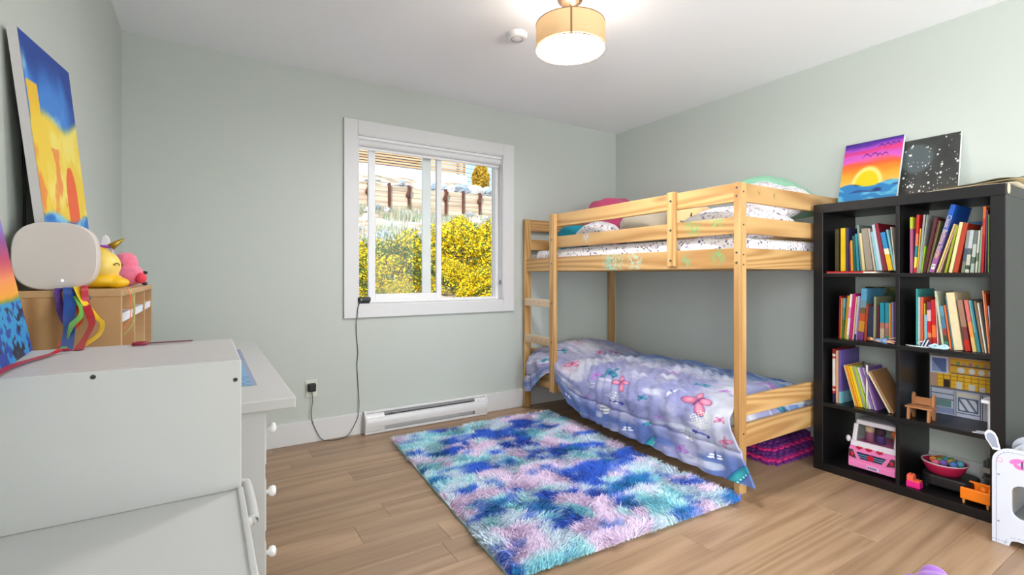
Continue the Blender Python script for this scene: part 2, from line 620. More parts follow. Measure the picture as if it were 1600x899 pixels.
# ------------------------------------------------------------------ window in view
w1 = thing('window_1', kind='structure', loc=(1.478, YW, 0.80))
CX0, CX1, CZ0, CZ1 = 0.797, 2.157, 0.80, 2.162
ct = 0.018
for nm, b in (('casing_board', (CX0, OX0 + 0.004, CZ0, CZ1)), ('casing_board', (OX1 - 0.004, CX1, CZ0, CZ1)),
              ('casing_board', (OX0 + 0.004, OX1 - 0.004, OZ1 - 0.004, CZ1)), ('casing_board', (OX0 + 0.004, OX1 - 0.004, CZ0, OZ0 + 0.004))):
    MB().box(b[0], b[1], YW - ct, YW, b[2], b[3]).build(nm, m_trim, w1, bevel=0.003)
jd = YW + 0.125
jb = 0.012
MB().box(OX0, OX0 + jb, YW - ct + 0.004, jd, OZ0, OZ1).build('jamb', m_trim, w1)
MB().box(OX1 - jb, OX1, YW - ct + 0.004, jd, OZ0, OZ1).build('jamb', m_trim, w1)
MB().box(OX0, OX1, YW - ct + 0.004, jd, OZ1 - jb, OZ1).build('jamb', m_trim, w1)
MB().box(OX0, OX1, YW - ct + 0.004, jd, OZ0, OZ0 + jb).build('window_stool', m_trim, w1)
# fixed vinyl frame
fx0, fx1, fz0, fz1 = OX0 + jb, OX1 - jb, OZ0 + jb, OZ1 - jb
FY0, FY1 = YW + 0.055, jd
fw = 0.028
fr = MB()
fr.box(fx0, fx0 + 0.02, FY0, FY1, fz0, fz1).box(fx1 - fw, fx1, FY0, FY1, fz0, fz1)
fr.box(fx0 + 0.02, fx1 - fw, FY0, FY1, fz1 - 0.03, fz1).box(fx0 + 0.02, fx1 - fw, FY0, FY1, fz0, fz0 + 0.022)
fr.build('window_frame', m_vinyl, w1, bevel=0.003)
# outer fixed pane on the right, with its meeting stile
gy = YW + 0.108
MB().box(1.405, 1.472, gy - 0.012, gy + 0.012, fz0 + 0.022, fz1 - 0.03).build('meeting_stile', m_vinyl, w1, bevel=0.003)
MB().box(1.472, fx1 - fw, gy - 0.003, gy + 0.003, fz0 + 0.022, fz1 - 0.03).build('pane', m_glass, w1)
# inner sash, slid a hand's breadth open
sy0, sy1 = YW + 0.062, YW + 0.088
sx0, sx1, sz0, sz1 = 0.985, 1.545, fz0 + 0.020, fz1 - 0.028
sash = MB().box(sx0, sx0 + 0.048, sy0, sy1, sz0, sz1).build('sash', m_vinyl, w1, bevel=0.003)
MB().box(sx1 - 0.040, sx1, sy0, sy1, sz0, sz1).build('stile', m_vinyl, sash, bevel=0.003)
MB().box(sx0 + 0.048, sx1 - 0.040, sy0, sy1, sz0, sz0 + 0.042).build('bottom_rail', m_vinyl, sash, bevel=0.003)
MB().box(sx0 + 0.048, sx1 - 0.040, sy0, sy1, sz1 - 0.042, sz1).build('top_rail', m_vinyl, sash, bevel=0.003)
MB().box(sx0 + 0.048, sx1 - 0.040, (sy0 + sy1) / 2 - 0.003, (sy0 + sy1) / 2 + 0.003, sz0 + 0.042, sz1 - 0.042).build('pane', m_glass, sash)

# roller blind, rolled up under the head of the window
rb = thing('roller_blind', 'white roller blind rolled up under the head of the window', 'blind', (1.47, YW + 0.02, OZ1 - 0.05))
m_blind = M('blind_fabric', (222, 222, 224), 0.6, 0.01)
MB().box(fx0 + 0.002, fx1 - 0.002, YW - 0.004, YW + 0.050, OZ1 - 0.034, OZ1 - 0.0125).build('head_rail', m_vinyl, rb, bevel=0.003)
prof = [(0.026, x) for x in (fx0 + 0.006, fx1 - 0.012)]
MB().lathe(prof, (0, YW + 0.024, OZ1 - 0.054), 24, 'X').build('roll', m_blind, rb, auto=40)
MB().box(fx0 + 0.004, fx1 - 0.010, YW + 0.030, YW + 0.044, OZ1 - 0.098, OZ1 - 0.056).build('hem_bar', m_vinyl, rb, bevel=0.004)
for x in (fx0 + 0.003, fx1 - 0.004):
    MB().box(x - 0.003, x + 0.003, YW + 0.000, YW + 0.052, OZ1 - 0.074, OZ1 - 0.012).build('bracket', m_vinyl, rb, bevel=0.002)
MB().tube([(fx1 - 0.004, YW + 0.016, OZ1 - 0.07), (fx1 - 0.004, YW + 0.018, OZ1 - 0.5), (fx1 - 0.004, YW + 0.02, 1.05)], 0.0016, 6).build('pull_chain', m_vinyl, rb)
MB().box(fx1 - 0.009, fx1 - 0.001, YW + 0.012, YW + 0.028, 1.02, 1.055).build('chain_clip', M('grey_plastic', (120, 120, 122), 0.4), rb, bevel=0.002)

# unseen window left of the camera, added to let the side fill in
w2 = thing('fill_window', kind='structure', loc=(XL, -0.45, BZ0))
for b in ((BY0 - 0.09, BY0, BZ0 - 0.07, BZ1 + 0.09), (BY1, BY1 + 0.03, BZ0 - 0.07, BZ1 + 0.09), (BY0, BY1, BZ1, BZ1 + 0.09), (BY0, BY1, BZ0 - 0.07, BZ0)):
    MB().box(XL, XL + 0.018, b[0], b[1], b[2], b[3]).build('casing_board', m_trim, w2, bevel=0.003)
q = MB()
q.box(XL - 0.1, XL - 0.04, BY0, BY0 + 0.04, BZ0, BZ1).box(XL - 0.1, XL - 0.04, BY1 - 0.04, BY1, BZ0, BZ1)
q.box(XL - 0.1, XL - 0.04, BY0, BY1, BZ1 - 0.04, BZ1).box(XL - 0.1, XL - 0.04, BY0, BY1, BZ0, BZ0 + 0.04)
q.build('window_frame', m_vinyl, w2)
MB().box(XL - 0.073, XL - 0.067, BY0 + 0.04, BY1 - 0.04, BZ0 + 0.04, BZ1 - 0.04).build('pane', m_glass, w2)

# unseen sliding door behind the camera, added to let the back fill in
d1 = thing('fill_door', kind='structure', loc=(2.3, YB, 0))
for b in ((GX0 - 0.08, GX0, 0, GZ1 + 0.08), (GX1, GX1 + 0.08, 0, GZ1 + 0.08), (GX0, GX1, GZ1, GZ1 + 0.08)):
    MB().box(b[0], b[1], YB, YB + 0.016, b[2], b[3]).build('casing_board', m_trim, d1, bevel=0.003)
for a, b in ((GX0, 2.32), (2.28, GX1)):
    yo = -0.05 if a == GX0 else -0.09
    lf = MB().box(a, a + 0.06, YB + yo - 0.03, YB + yo, 0.0, GZ1).box(b - 0.06, b, YB + yo - 0.03, YB + yo, 0.0, GZ1)
    lf.box(a + 0.06, b - 0.06, YB + yo - 0.03, YB + yo, 0.0, 0.07).box(a + 0.06, b - 0.06, YB + yo - 0.03, YB + yo, GZ1 - 0.06, GZ1)
    fr_o = lf.build('fill_door_leaf', m_vinyl, d1)
    MB().box(a + 0.06, b - 0.06, YB + yo - 0.018, YB + yo - 0.012, 0.07, GZ1 - 0.06).build('pane', m_glass, fr_o)

# ------------------------------------------------------------------ outside: hillside, retaining wall, fence, house
def gz(x, y):
    x = np.asarray(x, float); y = np.asarray(y, float)
    z = np.where(y < 20.2, 0.32 + (y - 5) * 0.232, 4.85 + (y - 20.2) * 0.27)
    z = np.where(y > 27.5, 6.82 + (y - 27.5) * 0.05, z)
    return z + (fbm(x * 0.7, y * 0.7, 3) - 0.5) * 0.5


def terrain(name, y0, y1, ny, mat, label, kind='structure'):
    X = np.linspace(-8, 34, 150)[:, None] * np.ones((1, ny)); Y = np.linspace(y0, y1, ny)[None, :] * np.ones((150, 1))
    P = np.stack([X, Y, gz(X, Y)], -1)
    return MB().grid(P).build(name, mat, smooth=True, kind=kind, label=label)


def m_ground():
    m, N, L, P = new_mat('dry_hillside_soil')
    tc = N.new('ShaderNodeTexCoord')
    n = N.new('ShaderNodeTexNoise'); n.inputs['Scale'].default_value = 1.3; n.inputs['Detail'].default_value = 8
    L.new(tc.outputs['Object'], n.inputs['Vector'])
    cr = N.new('ShaderNodeValToRGB')
    e = cr.color_ramp.elements
    e[0].position = 0.32; e[0].color = lin((120, 128, 100))
    e[1].position = 0.68; e[1].color = lin((235, 230, 222))
    k = e.new(0.45); k.color = lin((176, 150, 128))
    k = e.new(0.55); k.color = lin((214, 200, 186))
    L.new(n.outputs['Fac'], cr.inputs['Fac'])
    L.new(cr.outputs['Color'], P.inputs['Base Color'])
    P.inputs['Roughness'].default_value = 0.95
    b = N.new('ShaderNodeBump'); b.inputs['Strength'].default_value = 0.8; b.inputs['Distance'].default_value = 0.1
    n3 = N.new('ShaderNodeTexNoise'); n3.inputs['Scale'].default_value = 7; n3.inputs['Detail'].default_value = 6
    L.new(tc.outputs['Object'], n3.inputs['Vector']); L.new(n3.outputs['Fac'], b.inputs['Height'])
    L.new(b.outputs['Normal'], P.inputs['Normal'])
    return m


mg = m_ground()
terrain('hillside', 4.2, 20.1, 70, mg, 'dry hillside of pale soil and stones below the retaining wall')
terrain('upper_terrace', 20.2, 60, 70, mg, 'pale rubble terrace above the timber retaining wall')

# timber retaining wall with steel posts
rw = thing('retaining_wall', 'weathered timber retaining wall with rusty steel posts on the hillside', 'retaining wall', (7.0, 20.1, 3.7))
m_lag = M_wood('weathered_timber', (226, 208, 186), (176, 150, 126), 'X', rings=30, rough=0.8, stretch=0.05, knots=False)
m_rust = M('rusty_steel', (96, 52, 40), 0.8, 0.3, 8)
x = 1.4
i = 0
while x < 16:
    dz = rnd.uniform(-0.05, 0.05)
    for r_ in range(5):
        MB().box(x + 0.06, x + 0.80, 20.08, 20.17, 3.80 + r_ * 0.215 + dz, 3.80 + r_ * 0.215 + 0.205 + dz).build('lagging_board', m_lag, rw)
    p = MB().box(x - 0.045, x + 0.045, 20.0, 20.2, 3.45, 4.95 + dz).build('steel_post', m_rust, rw)
    if i % 2:
        MB().box(x - 0.10, x + 0.02, 19.95, 20.05, 4.45, 4.85, rot=(0, 0.4, 0)).build('bracket', m_rust, p)
    x += 0.86
    i += 1

# horizontal slat fence
sf = thing('slat_fence', 'tan horizontal slat fence on the terrace above the hillside', 'fence', (8, 27, 7.0))
m_slat = M_wood('cedar_slat', (222, 190, 150), (184, 146, 106), 'X', rings=20, rough=0.7, stretch=0.05, knots=False)
for r_ in range(6):
    for (a, b) in ((2.0, 6.6), (6.64, 10.9), (10.94, 13.6)):
        MB().box(a, b, 26.96, 27.0, 7.32 + r_ * 0.15, 7.32 + r_ * 0.15 + 0.10).build('slat', m_slat, sf)
MB().box(1.5, 13.7, 26.94, 27.12, 6.1, 7.27).build('footing', M('pale_concrete', (222, 220, 216), 0.9, 0.08), sf)
for x in (2.0, 4.3, 6.62, 8.8, 10.92, 13.55):
    MB().box(x - 0.05, x + 0.05, 27.0, 27.1, 6.7, 8.2).build('fence_post', m_rust, sf)

# pale blue house on the right, dark roofed house behind the fence
hs = thing('pale_blue_house', 'pale blue sided house beyond the terrace on the right', 'house', (20, 33, 6.9))
m_sid = M('pale_blue_siding', (176, 204, 226), 0.7, 0.03)
for r_ in range(18):
    z = 6.6 + r_ * 0.3
    MB().prism([(31.0, z), (31.0 - 0.03, z), (31.0, z + 0.29), (31.2, z + 0.29), (31.2, z)], 'X', 13.6, 27).build('siding_board', m_sid, hs)
MB().box(13.6, 27, 31.2, 37, 6.4, 12).build('house_body', m_sid, hs)
MB().box(13.2, 27.4, 30.4, 37.6, 12.0, 12.4).build('roof', M('dark_shingle', (58, 64, 76), 0.8), hs)
wn = MB().box(18.7, 19.5, 30.94, 31.02, 9.0, 10.1).build('window', M('dark_window_glass', (30, 40, 60), 0.1), hs)
MB().box(14.9, 15.02, 30.8, 30.92, 6.8, 11.9).build('downpipe', M('slate_pipe', (62, 76, 96), 0.6), hs)
h2 = thing('slate_roof_house', 'house with a dark slate-blue wall showing above the slat fence', 'house', (7.5, 36, 7.0))
m_slate = M('slate_blue_wall', (56, 78, 112), 0.7, 0.05)
MB().box(1, 13, 34, 40, 6.5, 9.9).build('house_body', m_slate, h2)
MB().prism([(33.3, 9.9), (40.7, 9.9), (37, 12.6)], 'X', 0.5, 13.4).build('roof', M('slate_roof', (44, 58, 84), 0.8), h2)

# boulders
m_rock = M('pale_granite', (206, 208, 212), 0.85, 0.22, 3.5, 0.6, 12)
m_rock2 = M('blue_grey_granite', (150, 162, 178), 0.85, 0.25, 4, 0.6, 12)
rock_me = []
for s_ in range(4):
    mb = MB().ell((0, 0, 0), (0.5, 0.42, 0.34), 12, 8, noise=0.38, seed=s_ * 5 + 2)
    o = mb.build('boulder', m_rock if s_ % 2 else m_rock2, local=True)
    rock_me.append(o.data)
    bpy.data.objects.remove(o)
spots = []
for i in range(26):
    spots.append((8.7 + i * 0.26 + rnd.uniform(-.1, .1), 20.8 + (i % 3) * 0.75, rnd.uniform(0.45, 0.85), 'up'))
for i in range(8):
    spots.append((4.2 + i * 0.55, 21.2 + (i % 3) * 0.9, rnd.uniform(0.25, 0.5), 'up'))
for i in range(16):
    spots.append((4.0 + i * 0.42 + rnd.uniform(-.1, .1), 18.4 + (i % 3) * 0.45, rnd.uniform(0.25, 0.55), 'low'))
for i in range(24):
    spots.append((2.4 + (i * 1.37) % 6.5, 11.2 + (i * 0.97) % 6.2, rnd.uniform(0.2, 0.48), 'low'))
for i, (x, y, s_, g) in enumerate(spots):
    o = bpy.data.objects.new('boulder', rock_me[i % 4])
    COL.objects.link(o)
    o.location = (x, y, float(gz(x, y)) + 0.1 * s_)
    o.rotation_euler = (rnd.uniform(-.4, .4), rnd.uniform(-.4, .4), rnd.uniform(0, 6.28))
    o.scale = (s_, s_ * rnd.uniform(.8, 1.2), s_ * rnd.uniform(.8, 1.3))
    if g == 'up':
        tag(o, 'pale granite boulder heaped on top of the timber retaining wall', 'boulder', 'boulders above the retaining wall')
    else:
        tag(o, 'grey granite boulder lying on the slope below the retaining wall', 'boulder', 'boulders below the retaining wall')

# dry grass, uncountable
def blades(n, xr, yr, hmin, hmax, seed, cols, wid=0.012, clump=0.0):
    rs = np.random.RandomState(seed)
    x = rs.uniform(*xr, n); y = rs.uniform(*yr, n)
    keep = fbm(x * 0.9, y * 0.9, seed) > 0.47
    x = x[keep]; y = y[keep]
    z = gz(x, y)
    n = len(x)
    h = rs.uniform(hmin, hmax, n); a = rs.uniform(0, 6.283, n); ln = rs.uniform(0.1, 0.6, n) * h
    dx = np.cos(a); dy = np.sin(a)
    V = np.zeros((n, 3, 3))
    V[:, 0] = np.stack([x - dy * wid, y + dx * wid, z - 0.02], -1)
    V[:, 1] = np.stack([x + dy * wid, y - dx * wid, z - 0.02], -1)
    V[:, 2] = np.stack([x + dx * ln, y + dy * ln, z + h], -1)
    C = np.array(cols, float)[rs.randint(0, len(cols), n)]
    C = nlin(np.repeat(C[:, None, :], 3, 1)).reshape(-1, 3)
    mb = MB(); mb.v = V.reshape(-1, 3).tolist(); mb.f = [(3 * i, 3 * i + 1, 3 * i + 2) for i in range(n)]
    return mb, C


mb, C = blades(26000, (1.5, 11), (6, 19.5), 0.15, 0.42, 5, [(196, 182, 166), (226, 216, 204), (160, 150, 140), (120, 160, 130), (150, 168, 120)])
mb.build('dry_grass', M_col('grass_blade', 0.9), cols=C, kind='stuff', label='pale dry grass tufts covering the hillside', cat='grass')

# yellow broom bushes
m_leaf = M('broom_green', (74, 110, 52), 0.8, 0.35, 6)
m_flow = M('broom_flower_yellow', (255, 214, 4), 0.7, 0.12, 9)
m_twig = M('broom_twig', (84, 74, 52), 0.9, 0.2)


def bush_mesh(seed, n, size, zmin=0.0, flower=False):
    rs = np.random.RandomState(seed)
    d = rs.normal(size=(n, 3)); d /= np.linalg.norm(d, axis=1)[:, None]
    d[:, 2] = np.abs(d[:, 2])
    rad = rs.uniform(0.45, 1.0, n) ** 0.5
    lump = 0.72 + 0.55 * (vnoise(d[:, 0] * 3.1 + seed, d[:, 1] * 3.1 + d[:, 2] * 2.7, seed))
    c = d * (rad * lump)[:, None]
    if flower:
        keep = (vnoise(c[:, 0] * 4.2 + 3, c[:, 1] * 4.2 + c[:, 2] * 5.0, seed + 9) > (0.28 if seed == 3 else 0.42))
        c = c[keep]; n = len(c)
    u = rs.normal(size=(n, 3)); u /= np.linalg.norm(u, axis=1)[:, None]
    w = np.cross(u, rs.normal(size=(n, 3))); w /= np.linalg.norm(w, axis=1)[:, None]
    s = rs.uniform(0.6, 1.3, n)[:, None] * size
    el = 1.0 if flower else 2.6
    V = np.stack([c - u * s * el, c + w * s * 0.55, c + u * s * el, c - w * s * 0.55], 1)
    mb = MB(); mb.v = V.reshape(-1, 3).tolist(); mb.f = [(4 * i, 4 * i + 1, 4 * i + 2, 4 * i + 3) for i in range(n)]
    return mb


def bush_proto(seed, nf):
    t = thing('broom_bush')
    bush_mesh(seed, 5200, 0.020).build('foliage', m_leaf, t, local=True, kind='stuff')
    bush_mesh(seed, nf, 0.031, flower=True).build('flowers', m_flow, t, local=True, kind='stuff')
    tw = MB()
    for i in range(16):
        a = i * 2.4; r_ = 0.3 + 0.5 * ((i * 37) % 10) / 10
        tw.tube([(0, 0, 0), (math.cos(a) * r_ * .5, math.sin(a) * r_ * .5, .35), (math.cos(a) * r_, math.sin(a) * r_, .75)], [0.016, 0.01, 0.004], 5)
    tw.build('stems', m_twig, t, local=True)
    return t


pA = bush_proto(3, 15000)
pB = bush_proto(8, 8000)
bushes = [(pA, 4.15, 8.6, 0.98, 'tallest yellow broom bush behind the right window pane'), (pB, 2.72, 8.2, 0.86, 'green broom bush with scattered yellow flowers behind the left window pane'),
          (pA, 3.35, 7.6, 0.52, 'small yellow broom bush low in the middle of the window view'), (pA, 4.55, 7.5, 0.66, 'bright yellow broom bush low at the right edge of the window view'),
          (pB, 1.75, 7.3, 0.62, 'sparse broom bush seen through the open strip at the left of the window'), (pB, 2.25, 7.0, 0.42, 'smallest broom bush, close under the left window pane'),
          (pA, 3.82, 6.75, 0.56, 'low yellow broom bush at the bottom right corner of the window view'), (pA, 5.9, 9.6, 1.0, 'broad yellow broom bush farthest right on the slope')]
first = {}
for (p, x, y, s_, lab) in bushes:
    o = p if id(p) not in first else copy_tree(p)
    first[id(p)] = 1
    o.location = (x, y, float(gz(x, y)) - 0.12)
    o.scale = (s_ * 1.05, s_, s_)
    o.rotation_euler = (0, 0, rnd.uniform(0, 6.28))
    tag(o, lab, 'bush', 'broom bushes on the hillside')

# small golden conifer on the terrace
t = thing('golden_conifer', 'small golden conifer standing before the pale blue house', 'tree', (13.6, 25.0, float(gz(13.6, 25.0)) - 0.3))
rs = np.random.RandomState(4)
n = 3000
hh = rs.uniform(0, 1, n) ** 0.8; an = rs.uniform(0, 6.283, n); rr = 0.52 * np.sin(np.pi * np.clip(hh * 0.85 + 0.15, 0, 1)) ** 0.7 * rs.uniform(0.55, 1, n)
c = np.stack([np.cos(an) * rr, np.sin(an) * rr, 0.15 + hh * 1.6], -1)
u = rs.normal(size=(n, 3)) * 0.06; w = rs.normal(size=(n, 3)) * 0.04
V = np.stack([c - u, c + w, c + u, c - w], 1)
mb = MB(); mb.v = V.reshape(-1, 3).tolist(); mb.f = [(4 * i, 4 * i + 1, 4 * i + 2, 4 * i + 3) for i in range(n)]
mb.build('foliage', M('golden_needles', (196, 160, 40), 0.8, 0.3, 5), t, local=True, kind='stuff')
MB().tube([(0, 0, 0), (0, 0, 1.8)], [0.05, 0.02], 6).build('trunk', m_twig, t, local=True)

# ------------------------------------------------------------------ bunk bed
BX, BXE, BY, BYE = 2.243, 3.255, 1.445, 3.388
smud = [((2.25, 1.72, 1.36), 0.07, (60, 180, 110)), ((2.25, 1.58, 1.37), 0.05, (90, 190, 120)), ((2.25, 1.57, 1.19), 0.06, (90, 180, 120)),
        ((2.25, 1.77, 1.17), 0.05, (110, 180, 130)), ((2.25, 2.33, 1.19), 0.12, (150, 215, 190)), ((2.25, 2.38, 1.16), 0.06, (70, 200, 195)),
        ((2.25, 2.15, 1.18), 0.08, (170, 215, 195)), ((2.42, 1.455, 1.52), 0.022, (90, 110, 30)), ((2.56, 1.455, 1.51), 0.022, (80, 100, 30)),
        ((3.02, 1.455, 1.50), 0.04, (90, 110, 30)), ((2.25, 2.6, 1.36), 0.05, (180, 200, 215))]
pineL, pineD = (212, 172, 116), (164, 116, 64)
wy = M_wood('pine_along_y', pineL, pineD, 'Y', rings=150, smudges=smud)
wx = M_wood('pine_along_x', pineL, pineD, 'X', rings=150, smudges=smud)
wz = M_wood('pine_along_z', pineL, pineD, 'Z', rings=150)
m_bolt = M('dull_bolt', (110, 108, 104), 0.4, 0.1, metal=0.8)
m_hole = M('dark_hole', (30, 24, 18), 0.9)

bed = thing('bunk_bed', 'pine bunk bed with a ladder, standing along the right wall', 'bed', ((BX + BXE) / 2, (BY + BYE) / 2, 0))
pw, pd = 0.058, 0.034
for (x0, y0) in ((BX, BY), (BXE - pw, BY), (BX, BYE - pd), (BXE - pw, BYE - pd)):
    p = MB().box(x0, x0 + pw, y0, y0 + pd, 0, 1.557).build('post', wz, bed, bevel=0.004)
    if y0 == BY and x0 == BX:
        for z in (1.53, 1.487, 1.205, 1.155):
            MB().lathe([(0.0055, x0 - 0.0022), (0.0055, x0 + 0.002)], (0, y0 + pd / 2, z), 10, 'X').build('bolt', m_bolt, p)
        for z in (1.51, 1.345, 1.195, 1.145, 0.30):
            MB().lathe([(0.0045, y0 - 0.0008), (0.0045, y0 + 0.002)], (x0 + pw * 0.55, 0, z), 10, 'Y').build('screw_hole', m_hole, p)
fx = BX + 0.006
yl = 2.930
ZR = [(1.460, 1.555), (1.300, 1.386)]
for z0, z1 in ZR:
    MB().box(fx, fx + 0.022, BY + pd, yl + 0.064, z0, z1).build('guard_rail', wy, bed, bevel=0.004)
MB().box(fx, fx + 0.024, BY + pd, BYE - pd, 1.125, 1.230).build('side_rail', wy, bed, bevel=0.004)
MB().box(fx, fx + 0.024, BY + pd, BYE - pd, 0.215, 0.325).build('side_rail', wy, bed, bevel=0.004)
for z0, z1 in ((1.300, 1.386), (1.125, 1.230), (0.215, 0.325)):
    MB().box(BXE - 0.030, BXE - 0.006, BY + pd, BYE - pd, z0, z1).build('back_rail', wy, bed, bevel=0.004)
for y0 in (BY + 0.006, BYE - pd + 0.004):
    for z0, z1 in ((1.461, 1.556), (1.302, 1.390), (1.124, 1.229), (0.383, 0.480), (0.226, 0.341)):
        MB().box(BX + pw, BXE - pw, y0, y0 + 0.024, z0, z1).build('end_board', wx, bed, bevel=0.004)
bt = MB().box(BX - 0.016, fx, 1.828, 1.884, 1.140, 1.562).build('guard_batten', wz, bed, bevel=0.004)
for z in (1.51, 1.345, 1.175):
    MB().lathe([(0.007, BX - 0.0185), (0.007, BX - 0.014)], (0, 1.856, z), 10, 'X').build('bolt', m_bolt, bt)
lp = MB().box(BX - 0.024, fx, yl, yl + 0.064, 0.205, 1.556).build('ladder_post', wz, bed, bevel=0.004)
for z in (0.88, 0.585, 1.18, 1.36):
    MB().lathe([(0.006, BX - 0.0265), (0.006, BX - 0.022)], (0, yl + 0.032, z), 10, 'X').build('bolt', m_bolt, lp)
m_rung = M_wood('pine_rung', (220, 200, 172), (186, 152, 112), 'Y', rings=150, smudges=[((2.24, y, 0.875), 0.014, (220, 70, 80)) for y in (3.04, 3.09, 3.15, 3.22, 3.28)] +
                [((2.24, y, 0.58), 0.016, (210, 60, 60)) for y in (3.06, 3.12, 3.19, 3.25)])
for z0, z1 in ((0.845, 0.905), (0.545, 0.612)):
    MB().box(BX - 0.006, BX + 0.016, yl + 0.064, BYE - pd + 0.0, z0, z1).build('rung', m_rung, bed, bevel=0.004)
for k in range(9):
    y = 1.60 + k * 0.2
    MB().box(fx + 0.024, BXE - 0.030, y, y + 0.07, 0.228, 0.246).build('slat', wx, bed)
    MB().box(fx + 0.024, BXE - 0.030, y, y + 0.07, 1.130, 1.148).build('slat', wx, bed)


# ------------------------------------------------------------------ bedding
def m_floral():
    m, N, L, P = new_mat('white_floral_cotton')
    tc = N.new('ShaderNodeTexCoord')
    vo = N.new('ShaderNodeTexVoronoi'); vo.inputs['Scale'].default_value = 46
    nz = N.new('ShaderNodeTexNoise'); nz.inputs['Scale'].default_value = 26
    ad = N.new('ShaderNodeVectorMath'); ad.operation = 'MULTIPLY_ADD'; ad.inputs[1].default_value = (0.05, 0.05, 0.05)
    L.new(tc.outputs['Object'], nz.inputs['Vector'])
    L.new(nz.outputs['Color'], ad.inputs[0]); L.new(tc.outputs['Object'], ad.inputs[2])
    L.new(ad.outputs[0], vo.inputs['Vector'])
    k = N.new('ShaderNodeMapRange'); k.inputs['From Min'].default_value = 0.30; k.inputs['From Max'].default_value = 0.40
    k.inputs['To Min'].default_value = 1; k.inputs['To Max'].default_value = 0
    L.new(vo.outputs['Distance'], k.inputs['Value'])
    cr = N.new('ShaderNodeValToRGB'); cr.color_ramp.interpolation = 'CONSTANT'
    e = cr.color_ramp.elements
    e[0].position = 0; e[0].color = lin((112, 96, 130)); e[1].position = 0.35; e[1].color = lin((226, 190, 200))
    q = e.new(0.5); q.color = lin((190, 176, 196)); q = e.new(0.72); q.color = lin((92, 92, 112)); q = e.new(0.86); q.color = lin((170, 150, 180))
    sp = N.new('ShaderNodeSeparateColor'); L.new(vo.outputs['Color'], sp.inputs[0])
    L.new(sp.outputs['Red'], cr.inputs['Fac'])
    mx = N.new('ShaderNodeMix'); mx.data_type = 'RGBA'
    mx.inputs['A'].default_value = lin((232, 229, 231))
    L.new(k.outputs['Result'], mx.inputs['Factor']); L.new(cr.outputs['Color'], mx.inputs['B'])
    L.new(mx.outputs['Result'], P.inputs['Base Color'])
    P.inputs['Roughness'].default_value = 0.85
    P.inputs['Sheen Weight'].default_value = 0.1
    return m


mfl = m_floral()


def soft_box(c, r, nu=48, nv=28, power=0.35, wr=0.012, seed=0, rot=None, fq=16):
    """rounded cushion block with shallow wrinkles"""
    mb = MB().ell((0, 0, 0), r, nu, nv, power=power)
    V = np.array(mb.v)
    n = V / np.linalg.norm(V / np.array(r), axis=1)[:, None] / np.array(r) ** 2
    n /= np.maximum(np.linalg.norm(n, axis=1)[:, None], 1e-9)
    d = (fbm(V[:, 0] * fq + V[:, 2] * 5, V[:, 1] * fq * 0.8 + V[:, 2] * 9, seed, 3) - 0.5) * 2 * wr
    V = V + n * d[:, None]
    if rot:
        V = V @ np.array(Euler(rot).to_matrix()).T
    mb.v = (V + np.array(c)).tolist()
    return mb


def pillow(c, w, h, t, rot, seed=0, n=30, wr=0.010):
    """w along x, h along y, thickness t; pinched rim"""
    u = np.linspace(-1, 1, n)[:, None] * np.ones((1, n)); v = np.linspace(-1, 1, n)[None, :] * np.ones((n, 1))
    prof = (np.clip(1 - np.abs(u) ** 2.6, 0, 1) * np.clip(1 - np.abs(v) ** 2.6, 0, 1)) ** 0.45
    wrk = (fbm(u * 4 + seed, v * 4, seed) - 0.5) * 2 * wr
    ins = 1 - 0.06 * (np.abs(u) ** 2 * (1 - np.abs(v) ** 2) + np.abs(v) ** 2 * (1 - np.abs(u) ** 2))
    m = np.array(Euler(rot).to_matrix())
    mb = MB()
    for s in (1, -1):
        P = np.stack([u * w / 2 * ins, v * h / 2 * ins, s * (prof * t / 2 + prof * wrk)], -1)
        if s < 0:
            P = P[::-1]
        mb.grid(P @ m.T + np.array(c))
    return mb


um = soft_box((2.745, 2.42, 1.222), (0.465, 0.935, 0.078), 90, 26, 0.22, 0.010, 3, fq=22).build(
    'mattress', mfl, smooth=True, label='upper bunk mattress in white sheets printed with small purple flowers', cat='mattress')
lm = soft_box((2.745, 2.42, 0.318), (0.455, 0.925, 0.072), 60, 20, 0.2, 0.004, 5).build(
    'mattress', M('white_ticking', (214, 212, 214), 0.8), smooth=True, label='lower bunk mattress under the butterfly comforter', cat='mattress')

pillow((2.58, 1.68, 1.385), 0.54, 0.38, 0.20, (R(8), R(-6), R(-4)), 4).build('pillow', mfl, smooth=True, weld=True,
       label='floral pillow lying flat behind the near guard rails of the upper bunk', cat='pillow', group='pillows on the upper bunk')
pillow((2.925, 1.66, 1.555), 0.56, 0.36, 0.17, (R(26), R(-11), R(6)), 9).build('pillow', mfl, smooth=True, weld=True,
       label='floral pillow propped up above the near end board of the upper bunk', cat='pillow', group='pillows on the upper bunk')
pillow((3.06, 1.70, 1.585), 0.34, 0.42, 0.20, (R(34), R(-4), R(-4)), 12).build('pillow', M('mint_cotton', (142, 196, 166), 0.85, 0.06, 5, sheen=0.1), smooth=True, weld=True,
       label='mint green pillow behind the propped floral pillow', cat='pillow', group='pillows on the upper bunk')
soft_box((2.60, 2.00, 1.415), (0.13, 0.13, 0.125), 28, 16, 0.8, 0.006, 7).build('plush_toy', M('tan_plush', (226, 186, 134), 0.9, 0.06, 30, sheen=0.3, bump=0.3, bscale=300), smooth=True,
       label='tan plush cushion with a sleepy stitched face on the upper bunk', cat='plush toy')
pt = bpy.data.objects['plush_toy']
MB().tube(smooth_path([(2.497, 1.925, 1.470), (2.487, 1.918, 1.460), (2.484, 1.920, 1.448)], 4), 0.004, 6).build('eye', m_black, pt)
MB().tube(smooth_path([(2.468, 1.985, 1.425), (2.468, 1.955, 1.421), (2.476, 1.935, 1.425)], 4), 0.003, 6).build('mouth', m_black, pt)
